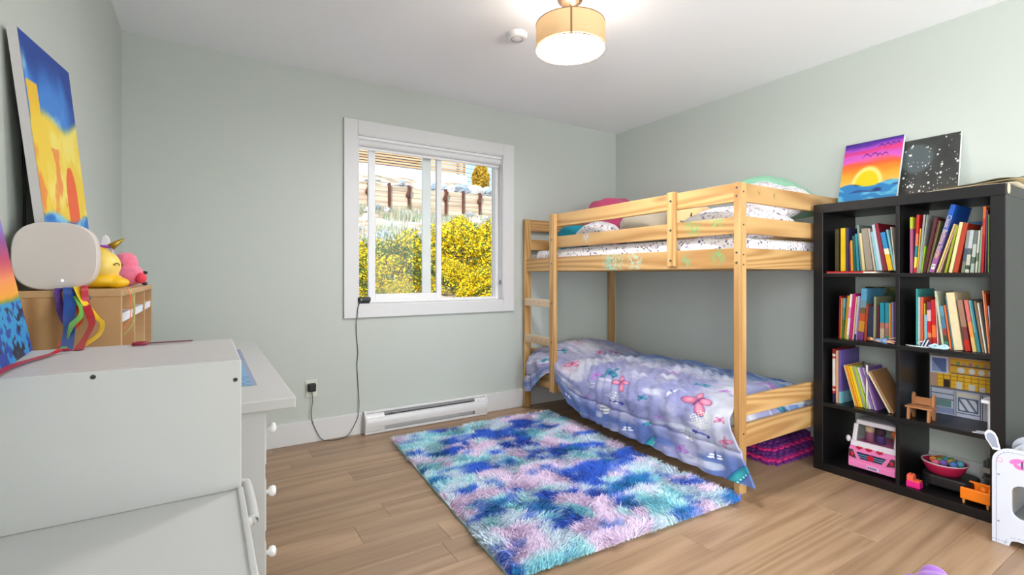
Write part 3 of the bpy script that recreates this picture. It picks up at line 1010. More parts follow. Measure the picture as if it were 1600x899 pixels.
soft_box((2.60, 2.33, 1.412), (0.20, 0.19, 0.125), 36, 20, 0.75, 0.008, 8, rot=(0, 0, 0.1)).build('cushion', M('grey_beige_velour', (168, 158, 140), 0.85, 0.12, 4, sheen=0.2), smooth=True,
       label='large grey-beige velour cushion in the middle of the upper bunk', cat='cushion')
pillow((2.50, 2.74, 1.395), 0.22, 0.32, 0.19, (R(8), R(-10), R(0)), 15).build('pillow', mfl, smooth=True, weld=True,
       label='floral pillow near the ladder end of the upper bunk', cat='pillow', group='pillows on the upper bunk')
soft_box((2.72, 2.62, 1.405), (0.11, 0.10, 0.13), 26, 16, 0.8, 0.012, 21).build('blanket', M('dark_plum_fleece', (70, 48, 78), 0.9, 0.1), smooth=True,
       label='crumpled dark plum blanket beside the floral pillow', cat='blanket')
soft_box((2.50, 3.02, 1.385), (0.15, 0.10, 0.10), 26, 16, 0.7, 0.012, 23).build('blanket', M('teal_fleece', (18, 136, 160), 0.85, 0.08), smooth=True,
       label='folded teal blanket at the ladder end of the upper bunk', cat='blanket')
soft_box((2.93, 3.08, 1.515), (0.20, 0.20, 0.235), 44, 26, 0.75, 0.045, 29, fq=9).build('blanket', M('pink_fleece', (206, 74, 120), 0.85, 0.08, 8, sheen=0.2), smooth=True,
       label='bunched pink blanket piled in the far corner of the upper bunk', cat='blanket')


# comforter of the lower bunk: one draped sheet
def duvet_pts(nu, nv):
    """u: along the bed (0 near end .. 1 far end); v: across, from the wall over the edge and down to the hem"""
    u = np.linspace(0, 1, nu)[:, None] * np.ones((1, nv)); v = np.linspace(0, 1, nv)[None, :] * np.ones((nu, 1))
    yn = 1.480 + (3.330 - 1.480) * u                      # nominal place along the bed
    hemY = np.array([1.40, 1.60, 1.87, 2.20, 2.62, 2.74, 2.87, 2.93, 3.02, 3.12, 3.20, 3.26, 3.34])
    hemZ = np.array([0.092, 0.082, 0.085, 0.105, 0.125, 0.185, 0.300, 0.365, 0.345, 0.26, 0.175, 0.165, 0.24])
    hem = np.interp(yn, hemY, hemZ)
    pin = np.exp(-((yn - 2.965) / 0.055) ** 2)            # held back by the ladder post
    pin = np.maximum(pin, sstep(3.27, 3.33, yn))
    a = np.clip(v / 0.62, 0, 1)                           # top part
    b = np.clip((v - 0.62) / 0.38, 0, 1)                  # drape part
    bump = 0.10 * np.exp(-((yn - 3.16) / 0.20) ** 2) * np.exp(-((a - 0.45) / 0.5) ** 2)
    puff = 0.030 * np.sin(np.pi * np.clip((yn - 1.5) / 1.6, 0, 1)) * np.sin(np.pi * a)
    xt = 3.205 - (3.205 - 2.33) * a
    zt = 0.405 + 0.055 * np.sin(np.pi * 0.62 * a) + bump + puff - 0.05 * sstep(0.10, 0, a)
    zt_edge = 0.405 + 0.055 * math.sin(math.pi * 0.62) + bump
    out = 1 - pin
    xd = 2.33 - (0.068 + 0.085 * out) * np.sin(np.clip(b * 2.2, 0, 1) * math.pi / 2) + 0.012 * b
    zd = zt_edge - (zt_edge - hem) * (0.16 * np.sin(np.clip(b * 2.0, 0, 1) * math.pi / 2) * b + 0.84 * b ** 1.25 + 0 * b) / 1.0
    x = np.where(b > 0, xd, xt); z = np.where(b > 0, zd, zt)
    flare = np.clip((0.385 - z) / 0.29, 0, 1.0)
    ymin = 1.480 - 0.145 * flare
    y = ymin + (3.330 - ymin) * u
    tuck = np.clip(1 - u / 0.05, 0, 1) * (b <= 0)           # near end tucked down behind the end board
    y = np.where(b <= 0, np.maximum(y, 1.4865), y)
    z = z - tuck * 0.125
    # folds
    w1 = (fbm(y * 7 + 2, (x + z) * 5, 11, 3) - 0.5) * 0.040
    fr = np.sin((y * 46 + (x - z) * 22) + 5 * fbm(y * 3, z * 3 + x * 3, 5, 2)) * 0.0075 * sstep(0.45, 0.75, v) * (0.4 + 0.6 * sstep(2.5, 1.5, y))
    dia = np.sin((y - 0.9 * x) * 78 + 9 * fbm(y * 4, x * 4, 8, 2)) * 0.0065 * sstep(0.12, 0.4, v) * sstep(0.35, 0.6, fbm(y * 3 + 6, x * 3, 18, 2)) + (fbm(y * 18, x * 26 + z * 14, 28, 3) - 0.5) * 0.016
    n_x = np.where(b > 0, -np.clip(b * 3, 0, 1), 0.0); n_z = np.where(b > 0, 1 - np.clip(b * 3, 0, 1), 1.0)
    edge = sstep(0, 0.06, u) * 0.8 + 0.2
    crease = -0.012 * np.exp(-((v - 0.87) / 0.010) ** 2) * sstep(0.9, 0.8, pin)
    k = (w1 + fr + dia) * edge * (1 - 0.75 * pin) + crease
    x = x + n_x * k; z = z + n_z * k
    z = np.maximum(z, 0.05)
    return np.stack([x, y, z], -1), u, v


MOTIFS = [(2.837, 0.456, 0.052, 0.3, 'pink'), (2.778, 0.945, 0.058, 0.5, 'pink'), (2.246, 0.993, 0.065, -0.4, 'pink'), (1.68, 0.983, 0.081, -0.5, 'pink'), (2.08, 0.703, 0.039, 0, 'magenta'), (2.516, 1.206, 0.026, 0.4, 'magenta'), (1.902, 1.164, 0.023, 0, 'magenta'), (1.522, 1.059, 0.026, 0.2, 'pink'), (2.388, 0.936, 0.058, 0.3, 'teal'), (3.042, 0.817, 0.039, 0.2, 'teal'), (2.602, 1.411, 0.039, 1.2, 'wing'), (1.974, 1.396, 0.072, 1.0, 'wing'), (1.419, 1.382, 0.078, 0.9, 'wing'), (2.149, 1.354, 0.046, 0.3, 'dragonfly'), (2.716, 1.325, 0.039, 0.2, 'dragonfly'), (1.546, 1.306, 0.046, 0.1, 'dragonfly'), (2.237, 1.154, 0.066, 0.0, 'twig'), (1.623, 1.187, 0.055, -0.2, 'twig'), (2.119, 1.187, 0.022, 0, 'twig'), (2.253, 1.126, 0.055, 0, 'flower'), (1.624, 1.092, 0.066, 0.3, 'flower'), (2.352, 1.273, 0.044, 0, 'flower'), (1.71, 1.216, 0.055, 0, 'flower'), (1.583, 0.475, 0.052, 0.2, 'magenta'), (3.037, 1.168, 0.026, 0, 'magenta'), (3.09, 1.382, 0.046, 0.8, 'wing'), (1.486, 0.494, 0.058, 0.5, 'teal'), (2.964, 0.081, 0.039, 0.6, 'pink'), (1.768, 0.803, 0.039, 0.2, 'teal'), (2.486, 0.983, 0.039, 0.9, 'magenta'), (2.044, 1.059, 0.029, 0.4, 'teal'), (1.866, 0.964, 0.039, 1.1, 'dragonfly'), (2.484, 1.078, 0.033, 0, 'flower'), (1.757, 1.339, 0.039, 0.3, 'magenta'), (1.626, 0.831, 0.033, 0.7, 'magenta'), (1.995, 1.259, 0.026, 0.4, 'wing'), (2.886, 0.575, 0.036, 1.2, 'pink'), (1.485, 1.192, 0.039, 0.9, 'pink'), (3.032, 1.059, 0.039, 0.9, 'teal')]


def duvet_cols(P, u, v):
    s = P[..., 1]                                       # metres along the bed
    t = v * 1.42                                        # metres across the cloth
    n1 = fbm(s * 2.6 + 1, t * 3.4, 31, 4); n2 = fbm(s * 6 + 4, t * 7, 37, 4); n3 = fbm(s * 22, t * 22, 41, 3)
    c = np.ones(s.shape + (3,)) * np.array((172, 172, 204.0))
    c = mixc(c, (204, 206, 222), sstep(0.45, 0.66, n1))
    c = mixc(c, (140, 144, 196), sstep(0.48, 0.66, n2) * 0.8)
    c = mixc(c, (196, 170, 190), sstep(0.55, 0.75, fbm(s * 4 + 9, t * 4, 51)) * sstep(2.4, 2.9, s) * 0.9)
    blue = sstep(0.46, 0.10, v + (n2 - 0.5) * 0.25) * sstep(3.0, 2.6, s)
    c = mixc(c, (66, 124, 218), blue * 0.95)
    c = mixc(c, (40, 92, 196), blue * sstep(0.52, 0.68, n2))
    band = sstep(0.84, 0.93, v) * sstep(0.38, 0.62, fbm(s * 3.5, t * 9, 61, 4))
    c = mixc(c, (84, 112, 184), band * 0.85)
    c = mixc(c, (226, 228, 240), sstep(0.6, 0.75, fbm(s * 5, t * 16, 71, 3)) * 0.7)
    c = c * (0.85 + 0.14 * n3)[..., None]
    for (s0, t0, size, ang, kind) in MOTIFS:
        ca, sa = math.cos(ang), math.sin(ang)
        p = ((s - s0) * ca + (t - t0) * sa) / size; q = (-(s - s0) * sa + (t - t0) * ca) / size

        def el(cx, cy, rx, ry):
            return ((p - cx) / rx) ** 2 + ((q - cy) / ry) ** 2
        if kind == 'dragonfly':
            for (cx, cy, rx, ry) in ((-0.5, 0.25, .42, .12), (0.5, 0.25, .42, .12), (-0.4, -0.1, .34, .11), (0.4, -0.1, .34, .11)):
                c = mixc(c, (242, 244, 250), sstep(1.25, 0.8, el(cx, cy, rx, ry)))
            c = mixc(c, (40, 56, 130), sstep(1.3, 0.8, el(0, -0.15, .11, .6)))
            continue
        if kind == 'twig':
            c = mixc(c, (36, 52, 140), sstep(1.3, 0.8, el(0, 0, 1.0, .09)))
            for d in (-0.7, 0.55, 0.8):
                c = mixc(c, (30, 46, 140), sstep(1.3, 0.8, el(d, 0.05, .14, .22)))
            continue
        if kind == 'flower':
            sp_ = ((p * 9 - np.round(p * 9)) ** 2 + (q * 9 - np.round(q * 9)) ** 2) < 0.07
            c = mixc(c, (232, 234, 214), (sp_ & (p * p + q * q < 0.9)).astype(float))
            continue
        base = {'pink': (208, 104, 132), 'teal': (30, 120, 146), 'magenta': (196, 100, 190), 'wing': (20, 138, 156)}[kind]
        dark = {'pink': (92, 50, 110), 'teal': (14, 60, 120), 'magenta': (120, 70, 170), 'wing': (16, 62, 130)}[kind]
        if kind == 'wing':
            ws = ((0, 0, 1.0, .45),)
        else:
            ws = ((-0.55, 0.32, .55, .36), (0.55, 0.32, .55, .36), (-0.4, -0.36, .36, .30), (0.4, -0.36, .36, .30))
        for (cx, cy, rx, ry) in ws:
            th_ = 0.55 * (1 if cx * cy > 0 else -1) * (0 if kind == 'wing' else 1)
            pc, qc = p - cx, q - cy
            e = ((pc * math.cos(th_) + qc * math.sin(th_)) / (rx * 1.12)) ** 2 + ((-pc * math.sin(th_) + qc * math.cos(th_)) / (ry * 0.82)) ** 2 + (n3 - 0.5) * 0.5
            c = mixc(c, dark, sstep(1.35, 1.05, e) * 0.75)
            c = mixc(c, base, sstep(1.0, 0.8, e) * 0.85)
            c = mixc(c, (240, 190, 210) if kind == 'pink' else (90, 210, 200), sstep(0.6, 0.1, e) * 0.45)
        if kind == 'wing':
            for d in (-0.6, -0.3, 0.0, 0.3, 0.6):
                c = mixc(c, (180, 240, 235), sstep(1.3, 0.6, el(d, 0.26, .07, .07)))
        else:
            c = mixc(c, dark, sstep(1.3, 0.8, el(0, 0, .07, .5)))
    return c


DP, DU, DV = duvet_pts(380, 300)
mb = MB().grid(DP)
duv = mb.build('comforter', M_col('butterfly_print', 0.75, sheen=0.15, bump=0.15, bscale=500), smooth=True, solid=0.012, cols=nlin(duvet_cols(DP, DU, DV)).reshape(-1, 3),
               label='lavender and blue comforter printed with butterflies, hanging off the lower bunk', cat='comforter')

# ------------------------------------------------------------------ rug
RA, RB_, RC, RD = np.array((1.04, 3.10)), np.array((2.268, 3.10)), np.array((2.160, 1.415)), np.array((0.925, 1.475))
rug = thing('shaggy_rug', 'shaggy tie-dye rug in blue, teal and lilac on the plank floor', 'rug', (1.6, 2.27, 0))


def rug_xy(a, b):
    return ((1 - a) * (1 - b))[..., None] * RD + (a * (1 - b))[..., None] * RC + (a * b)[..., None] * RB_ + ((1 - a) * b)[..., None] * RA


def rug_col(a, b, rs):
    x = a * 1.2; y = b * 1.7
    wx_ = x + 0.10 * (fbm(x * 3, y * 3, 81) - 0.5); wy_ = y + 0.10 * (fbm(x * 3 + 7, y * 3, 83) - 0.5)
    n1 = fbm(wx_ * 7.0, wy_ * 11.0, 91, 3); n2 = fbm(wx_ * 6.2 + 9, wy_ * 7.5, 97, 3); n3 = fbm(wx_ * 7 + 3, wy_ * 8 + 8, 103, 3)
    c = np.ones(x.shape + (3,)) * np.array((198, 214, 230.0))
    c = mixc(c, (226, 206, 234), sstep(0.46, 0.56, n3))
    c = mixc(c, (178, 220, 228), sstep(0.50, 0.62, n2))
    c = mixc(c, (110, 190, 212), sstep(0.62, 0.74, n2) * 0.7)
    c = mixc(c, (96, 130, 210), sstep(0.53, 0.59, n1) * 0.8)
    c = mixc(c, (46, 96, 204), sstep(0.60, 0.66, n1))
    c = mixc(c, (22, 122, 170), sstep(0.58, 0.68, n1) * sstep(0.50, 0.60, n2) * 0.8)
    return c * rs.uniform(0.94, 1.16, x.shape)[..., None]


a = np.linspace(0, 1, 120)[:, None] * np.ones((1, 160)); b = np.linspace(0, 1, 160)[None, :] * np.ones((120, 1))
P = np.concatenate([rug_xy(a, b), np.full(a.shape + (1,), 0.011)], -1)
MB().grid(P).build('undercoat', M_col('rug_pile', 0.95, sheen=0.2), rug, cols=nlin(rug_col(a, b, np.random.RandomState(1)) * 0.9).reshape(-1, 3))
o4 = [tuple(p) for p in (RD, RC, RB_, RA)]
MB().prism(o4, 'Z', 0.001, 0.010).build('backing', M('aqua_binding', (160, 206, 200), 0.85, 0.05), rug)
n = 105000
rs = np.random.RandomState(11)
a = rs.uniform(0.003, 1.010, n); b = rs.uniform(-0.012, 1.008, n)
xy = rug_xy(a, b)
ang = fbm(xy[:, 0] * 5, xy[:, 1] * 5, 7, 2) * 12.0 + rs.normal(0, 0.7, n)
lean = rs.uniform(0.012, 0.044, n); hgt = rs.uniform(0.016, 0.034, n)
dx, dy = np.cos(ang), np.sin(ang)
wd = rs.uniform(0.0012, 0.0024, n)
z0 = np.full(n, 0.010)
side = rs.uniform(0, 6.283, n)
sx, sy = np.cos(side) * wd, np.sin(side) * wd
V = np.zeros((n, 5, 3))
V[:, 0] = np.stack([xy[:, 0] - sx, xy[:, 1] - sy, z0], -1)
V[:, 1] = np.stack([xy[:, 0] + sx, xy[:, 1] + sy, z0], -1)
mx_ = xy[:, 0] + dx * lean * 0.4; my_ = xy[:, 1] + dy * lean * 0.4
V[:, 2] = np.stack([mx_ + sx * 1.1, my_ + sy * 1.1, z0 + hgt * 0.65], -1)
V[:, 3] = np.stack([mx_ - sx * 1.1, my_ - sy * 1.1, z0 + hgt * 0.65], -1)
V[:, 4] = np.stack([xy[:, 0] + dx * lean, xy[:, 1] + dy * lean, z0 + hgt], -1)
C = nlin(rug_col(a, b, rs))
mb = MB(); mb.v = V.reshape(-1, 3).tolist()
mb.f = [f for i in range(n) for f in ((5 * i, 5 * i + 1, 5 * i + 2, 5 * i + 3), (5 * i + 3, 5 * i + 2, 5 * i + 4))]
mb.build('pile', M_col('rug_pile', 0.95, sheen=0.2), rug, cols=np.repeat(C, 5, 0), kind='stuff')
MB().box(1.012, 1.016, 2.765, 2.785, 0.003, 0.016).build('care_tag', M('white_label', (236, 234, 230), 0.6), rug)

# foam puzzle tiles stacked under the near end of the bed
m_fp = M('purple_foam', (104, 40, 126), 0.8, 0.06, 30, 0.3, 400)
m_fk = M('pink_foam', (214, 40, 130), 0.8, 0.06, 30, 0.3, 400)


def puzzle_outline(w, n=7, d=0.022):
    pts = []
    for side_ in range(4):
        rot_ = Matrix.Rotation(R(90 * side_), 2)
        for k in range(n):
            a0 = -w / 2 + w * k / n; st = w / n
            for (uu, vv) in ((0, 0), (.25, 0), (.18, 1), (.82, 1), (.75, 0)):
                q = rot_ @ Vector((a0 + uu * st, -w / 2 - vv * d))
                pts.append((q.x, q.y))
    return pts


fm0 = None
for k in range(7):
    z = 0.0 + k * 0.0135
    cx, cy = 3.0 + 0.012 * k - (0.01 if k % 2 else 0), 1.79 + 0.016 * k
    pr = MB().prism([(cx + p[0], cy + p[1]) for p in puzzle_outline(0.46)], 'Z', z, z + 0.0125)
    pr.rot(R(-3 + (k % 3) * 2), 'Z', (cx, cy, 0))
    nm = ['bottom', 'second', 'third', 'fourth', 'fifth', 'sixth', 'topmost'][k]
    pink = k in (1, 4)
    pr.build('foam_tile', m_fk if pink else m_fp, bevel=0.001, seg=1,
             label=('%s %s foam puzzle tile in the stack under the bed, %s' % ('hot pink' if pink else 'dark purple', 'interlocking', nm + ' of the pile')), cat='foam tile', group='foam tiles under the bed')

# ------------------------------------------------------------------ black bookcase
KX0, KX1, KY0, KY1, KZ = 2.925, 3.313, 0.6475, 1.434, 1.490
m_bk = M('black_brown_laminate', (17, 16, 18), 0.36, 0.12, 40, 0.05, 400, spec=0.45)
bc = thing('bookcase', 'tall black-brown cube bookcase of eight open cubbies against the right wall', 'bookcase', ((KX0 + KX1) / 2, (KY0 + KY1) / 2, 0))
ft = 0.05
MB().box(KX0, KX1, KY0, KY1, KZ - ft, KZ).build('top_panel', m_bk, bc, bevel=0.002)
MB().box(KX0, KX1, KY0, KY1, 0, 0.045).build('bottom_panel', m_bk, bc, bevel=0.002)
MB().box(KX0, KX1, KY1 - ft, KY1, 0.045, KZ - ft).build('side_panel', m_bk, bc, bevel=0.002)
MB().box(KX0, KX1, KY0, KY0 + ft, 0.045, KZ - ft).build('side_panel', m_bk, bc, bevel=0.002)
for z in (0.362, 0.721, 1.083):
    MB().box(KX0 + 0.004, KX1, KY0 + ft, KY1 - ft, z, z + 0.020).build('shelf', m_bk, bc, bevel=0.001)
for z0, z1 in ((0.045, 0.362), (0.382, 0.721), (0.741, 1.083), (1.103, KZ - ft)):
    MB().box(KX0 + 0.004, KX1, 1.030, 1.046, z0, z1).build('divider', m_bk, bc, bevel=0.001)

# ------------------------------------------------------------------ books
BOOKS = [
 ('A', 1.115, 2.975, 1.384, [
  (0.04, 0.0186, 0.233, 0.0, (64, 60, 34), 'dark olive', None),
  (0.067, 0.0223, 0.237, 0.0, (232, 196, 20), 'tall plain yellow', None),
  (0.093, 0.0121, 0.237, 0.0, (52, 48, 92), 'dark navy', None),
  (0.109, 0.0093, 0.157, -0.02, (150, 24, 40), 'short crimson', None),
  (0.12, 0.0084, 0.1661, -0.026, (226, 160, 40), 'short orange-gold', None),
  (0.131, 0.0112, 0.1901, -0.037, (20, 92, 86), 'dark teal', None),
  (0.146, 0.0102, 0.2013, -0.053, (40, 140, 160), 'thin turquoise', None),
  (0.163, 0.0102, 0.2488, -0.082, (120, 140, 130), 'thin grey-green', None),
  (0.175, 0.0111, 0.2028, -0.087, (214, 200, 150), 'cream-edged', None),
  (0.192, 0.0287, 0.2264, -0.112, (150, 142, 130), 'thick grey-beige', None),
  (0.225, 0.0074, 0.2268, -0.127, (196, 180, 160), 'slim beige', None),
  (0.236, 0.0138, 0.208, -0.14, (140, 200, 216), 'pale sky-blue', None),
  (0.252, 0.012, 0.2446, -0.146, (190, 205, 220), 'tall whitish-blue', None),
  (0.269, 0.0147, 0.2503, -0.163, (140, 30, 50), 'tall maroon', None),
  (0.288, 0.0201, 0.2012, -0.18, (240, 190, 40), 'yellow and blue cartoon', [(0, (240, 190, 40)), (0.45, (250, 240, 200)), (0.6, (30, 140, 200))]),
  (0.311, 0.0073, 0.2147, -0.16, (130, 190, 205), 'light aqua', None),
  (0.3192, 0.0037, 0.2249, -0.089, (225, 215, 195), 'narrow cream', None),
 ]),
 ('B', 1.103, 2.965, 1.03, [
  (0.031, 0.0102, 0.277, 0.0, (170, 90, 130), 'mauve and lime', [(0, (170, 90, 130)), (0.82, (190, 200, 60))]),
  (0.045, 0.0093, 0.2863, 0.045, (190, 40, 40), 'red, white and teal striped', [(0, (190, 40, 60)), (0.12, (230, 210, 90)), (0.3, (40, 130, 130)), (0.5, (220, 120, 90)), (0.7, (200, 30, 30))]),
  (0.056, 0.0037, 0.2174, 0.06, (220, 180, 60), 'thin mustard', None),
  (0.0605, 0.0074, 0.2849, 0.077, (170, 175, 172), 'pale grey', None),
  (0.069, 0.0037, 0.2835, 0.103, (150, 155, 150), 'slim silver-grey', None),
  (0.074, 0.0035, 0.1308, 0.108, (150, 200, 40), 'low lime-green', None),
  (0.079, 0.0128, 0.269, 0.174, (84, 30, 36), 'dark burgundy', None),
  (0.093, 0.0046, 0.2552, 0.183, (120, 50, 60), 'thin dusty-red', None),
  (0.099, 0.0037, 0.2506, 0.195, (110, 112, 60), 'thin olive', None),
  (0.105, 0.0189, 0.3287, 0.261, (70, 60, 150), 'large blue-to-purple hardback', [(0, (150, 90, 150)), (0.35, (110, 90, 170)), (0.62, (60, 90, 190)), (0.8, (20, 90, 190))]),
  (0.132, 0.0063, 0.2371, 0.285, (222, 200, 120), 'thin pale-yellow', None),
  (0.141, 0.0045, 0.2335, 0.278, (214, 170, 150), 'thin peach', None),
  (0.163, 0.0082, 0.2234, 0.202, (150, 160, 40), 'yellow-green', None),
  (0.179, 0.0119, 0.2374, 0.171, (240, 214, 160), 'cream', None),
  (0.193, 0.0174, 0.2311, 0.166, (176, 60, 30), 'thick rust-red', None),
  (0.222, 0.012, 0.1962, 0.112, (120, 130, 130), 'grey comic', [(0, (120, 130, 120)), (0.3, (70, 90, 110)), (0.6, (150, 150, 150))]),
  (0.238, 0.013, 0.1949, 0.096, (170, 175, 165), 'black-and-white comic', [(0, (200, 200, 180)), (0.1, (60, 70, 60)), (0.2, (190, 190, 170)), (0.45, (90, 100, 100)), (0.6, (190, 200, 200))]),
  (0.255, 0.0121, 0.1926, 0.079, (150, 165, 160), 'speckled grey-green comic', [(0, (170, 180, 170)), (0.25, (80, 100, 90)), (0.4, (190, 200, 190)), (0.7, (110, 120, 120))]),
  (0.271, 0.0065, 0.1924, 0.063, (190, 195, 180), 'slim whitish comic', [(0, (200, 205, 190)), (0.3, (120, 130, 100)), (0.5, (210, 210, 200))]),
  (0.281, 0.0065, 0.2083, 0.049, (150, 180, 150), 'pale green', None),
  (0.292, 0.0093, 0.2971, 0.031, (190, 30, 24), 'tall scarlet', [(0, (180, 14, 20)), (0.6, (200, 60, 30)), (0.85, (230, 110, 40))]),
  (0.305, 0.0037, 0.2811, 0.021, (110, 70, 120), 'slim purple', None),
  (0.314, 0.0046, 0.261, 0.004, (110, 150, 70), 'slim leaf-green', None),
 ]),
 ('C', 0.741, 2.985, 1.384, [
  (0.053, 0.0056, 0.2361, 0.021, (160, 30, 50), 'slim dark red', None),
  (0.06, 0.0056, 0.2251, 0.022, (220, 140, 40), 'slim orange', None),
  (0.068, 0.0084, 0.2231, 0.027, (60, 130, 90), 'green and blue', [(0, (60, 120, 60)), (0.5, (70, 150, 150)), (0.8, (120, 170, 190))]),
  (0.0772, 0.013, 0.2386, 0.071, (214, 160, 30), 'golden-yellow', None),
  (0.092, 0.0093, 0.2477, 0.077, (235, 230, 225), 'white and pink', [(0, (190, 220, 150)), (0.12, (235, 230, 235)), (0.5, (240, 150, 200)), (0.75, (245, 240, 230))]),
  (0.104, 0.0121, 0.2508, 0.08, (200, 30, 120), 'magenta', None),
  (0.119, 0.0046, 0.2347, 0.077, (240, 210, 160), 'thin cream', None),
  (0.126, 0.0102, 0.2378, 0.08, (205, 210, 230), 'white-lilac with navy foot', [(0, (40, 30, 90)), (0.15, (205, 210, 230))]),
  (0.138, 0.0046, 0.2357, 0.077, (150, 120, 180), 'thin lilac', None),
  (0.145, 0.026, 0.2797, 0.07, (150, 120, 60), 'tall sky-blue over orange', [(0, (120, 60, 120)), (0.2, (200, 140, 40)), (0.4, (190, 80, 40)), (0.55, (110, 90, 60)), (0.66, (110, 150, 160)), (0.8, (90, 160, 200))]),
  (0.175, 0.0093, 0.1933, 0.054, (176, 70, 40), 'short rust-orange', None),
  (0.189, 0.0242, 0.1861, 0.033, (40, 50, 80), 'short navy', None),
  (0.219, 0.0102, 0.238, 0.017, (150, 150, 120), 'pale olive', None),
  (0.236, 0.0084, 0.195, 0.005, (90, 30, 50), 'dark wine', None),
  (0.248, 0.0177, 0.207, 0.0, (30, 150, 170), 'teal-topped tan', [(0, (200, 180, 150)), (0.38, (190, 120, 110)), (0.52, (30, 150, 175))]),
  (0.269, 0.0167, 0.208, 0.0, (30, 140, 160), 'teal with patterned foot', [(0, (60, 140, 120)), (0.2, (150, 110, 110)), (0.4, (200, 120, 110)), (0.52, (30, 140, 165))]),
  (0.29, 0.0065, 0.207, 0.0, (230, 150, 30), 'thin orange-yellow', None),
  (0.299, 0.0093, 0.212, 0.0, (120, 130, 160), 'slate-blue', None),
  (0.311, 0.0074, 0.212, 0.0, (110, 50, 130), 'purple', None),
 ]),
 ('D', 0.741, 2.975, 1.03, [
  (0.052, 0.0056, 0.283, 0.0, (60, 150, 150), 'tall teal', None),
  (0.059, 0.0074, 0.243, 0.0, (170, 205, 205), 'pale aqua', None),
  (0.068, 0.0102, 0.243, 0.0, (220, 90, 60), 'coral-orange', None),
  (0.081, 0.0037, 0.212, 0.0, (200, 190, 60), 'thin yellow-green', None),
  (0.087, 0.0084, 0.158, -0.009, (120, 180, 215), 'short light-blue', None),
  (0.098, 0.0139, 0.221, -0.021, (200, 40, 50), 'red and white', [(0, (150, 60, 50)), (0.25, (210, 130, 100)), (0.35, (190, 20, 30)), (0.6, (220, 170, 170)), (0.85, (120, 40, 80))]),
  (0.115, 0.0149, 0.2321, -0.031, (190, 20, 30), 'bright red with orange foot', [(0, (190, 20, 20)), (0.25, (230, 110, 40)), (0.5, (190, 20, 30))]),
  (0.133, 0.0037, 0.2372, -0.041, (235, 190, 190), 'thin pale pink', None),
  (0.153, 0.0083, 0.2755, -0.106, (190, 196, 170), 'tall cream-green', None),
  (0.163, 0.0139, 0.2042, -0.108, (90, 100, 110), 'blue-grey banded', [(0, (60, 130, 110)), (0.2, (60, 70, 40)), (0.35, (150, 60, 60)), (0.5, (70, 120, 150)), (0.8, (90, 150, 170))]),
  (0.18, 0.0065, 0.2093, -0.111, (230, 110, 60), 'thin orange', None),
  (0.189, 0.0055, 0.2526, -0.112, (90, 130, 140), 'tall teal-grey', None),
  (0.198, 0.0296, 0.2688, -0.116, (226, 210, 170), 'thick cream hardback', None),
  (0.236, 0.0184, 0.2359, -0.128, (150, 60, 50), 'red-brown patterned', [(0, (190, 30, 20)), (0.25, (120, 50, 50)), (0.5, (160, 120, 100))]),
  (0.261, 0.0129, 0.237, -0.132, (230, 120, 80), 'coral and cream', [(0, (220, 190, 120)), (0.3, (240, 150, 80)), (0.6, (220, 110, 110))]),
  (0.276, 0.0065, 0.236, -0.132, (120, 190, 170), 'mint', [(0, (70, 140, 120)), (0.4, (120, 190, 170))]),
  (0.284, 0.0055, 0.2359, -0.128, (50, 130, 160), 'blue-teal', None),
  (0.294, 0.0074, 0.2328, -0.126, (140, 110, 80), 'brown', None),
  (0.303, 0.0046, 0.2256, -0.121, (232, 228, 215), 'thin white', None),
  (0.31, 0.0046, 0.2252, -0.103, (40, 40, 44), 'thin black', None),
  (0.3155, 0.0046, 0.2808, -0.075, (236, 150, 100), 'tall thin apricot', None),
  (0.3209, 0.0037, 0.2657, -0.075, (214, 90, 50), 'tall thin red-orange', None),
  (0.3254, 0.0035, 0.2125, -0.066, (200, 210, 225), 'thin pale-blue', None),
 ]),
 ('E', 0.382, 2.975, 1.384, [
  (0.027, 0.0121, 0.298, 0.0, (235, 230, 225), 'white with red bands', [(0, (30, 34, 70)), (0.2, (200, 50, 50)), (0.25, (235, 230, 225)), (0.28, (200, 50, 50)), (0.33, (235, 230, 225)), (0.85, (200, 50, 50)), (0.89, (235, 230, 225)), (0.94, (160, 40, 40))]),
  (0.043, 0.0112, 0.291, 0.0, (220, 170, 140), 'beige-pink', None),
  (0.057, 0.0102, 0.295, 0.0, (110, 90, 170), 'tall purple', [(0, (130, 190, 210)), (0.25, (110, 90, 170))]),
  (0.133, 0.0081, 0.22, -0.258, (240, 235, 190), 'pale cream', None),
  (0.143, 0.0081, 0.219, -0.259, (240, 150, 40), 'bright orange', None),
  (0.154, 0.0072, 0.2193, -0.264, (245, 180, 30), 'amber', None),
  (0.163, 0.0117, 0.22, -0.258, (236, 214, 40), 'lemon-yellow', None),
  (0.177, 0.0108, 0.2202, -0.263, (180, 176, 180), 'silver-grey', None),
  (0.191, 0.0099, 0.2205, -0.268, (170, 205, 60), 'lime', None),
  (0.204, 0.009, 0.2195, -0.269, (215, 205, 225), 'very pale lilac', None),
  (0.215, 0.009, 0.2205, -0.268, (150, 110, 180), 'violet', None),
  (0.227, 0.0081, 0.2208, -0.272, (205, 190, 220), 'light lilac', None),
  (0.238, 0.0063, 0.2217, -0.271, (130, 90, 160), 'plum', None),
  (0.293, 0.0075, 0.2209, -0.508, (230, 220, 190), 'thin ivory', None),
  (0.305, 0.0083, 0.2227, -0.515, (176, 130, 90), 'tan', None),
 ]),
]

CUB = {'A': 'top left cubby', 'B': 'top right cubby', 'C': 'second-row left cubby', 'D': 'second-row right cubby', 'E': 'third-row left cubby'}
m_pages = M('page_block', (226, 218, 200), 0.8, 0.06, 200)
used_l = set()


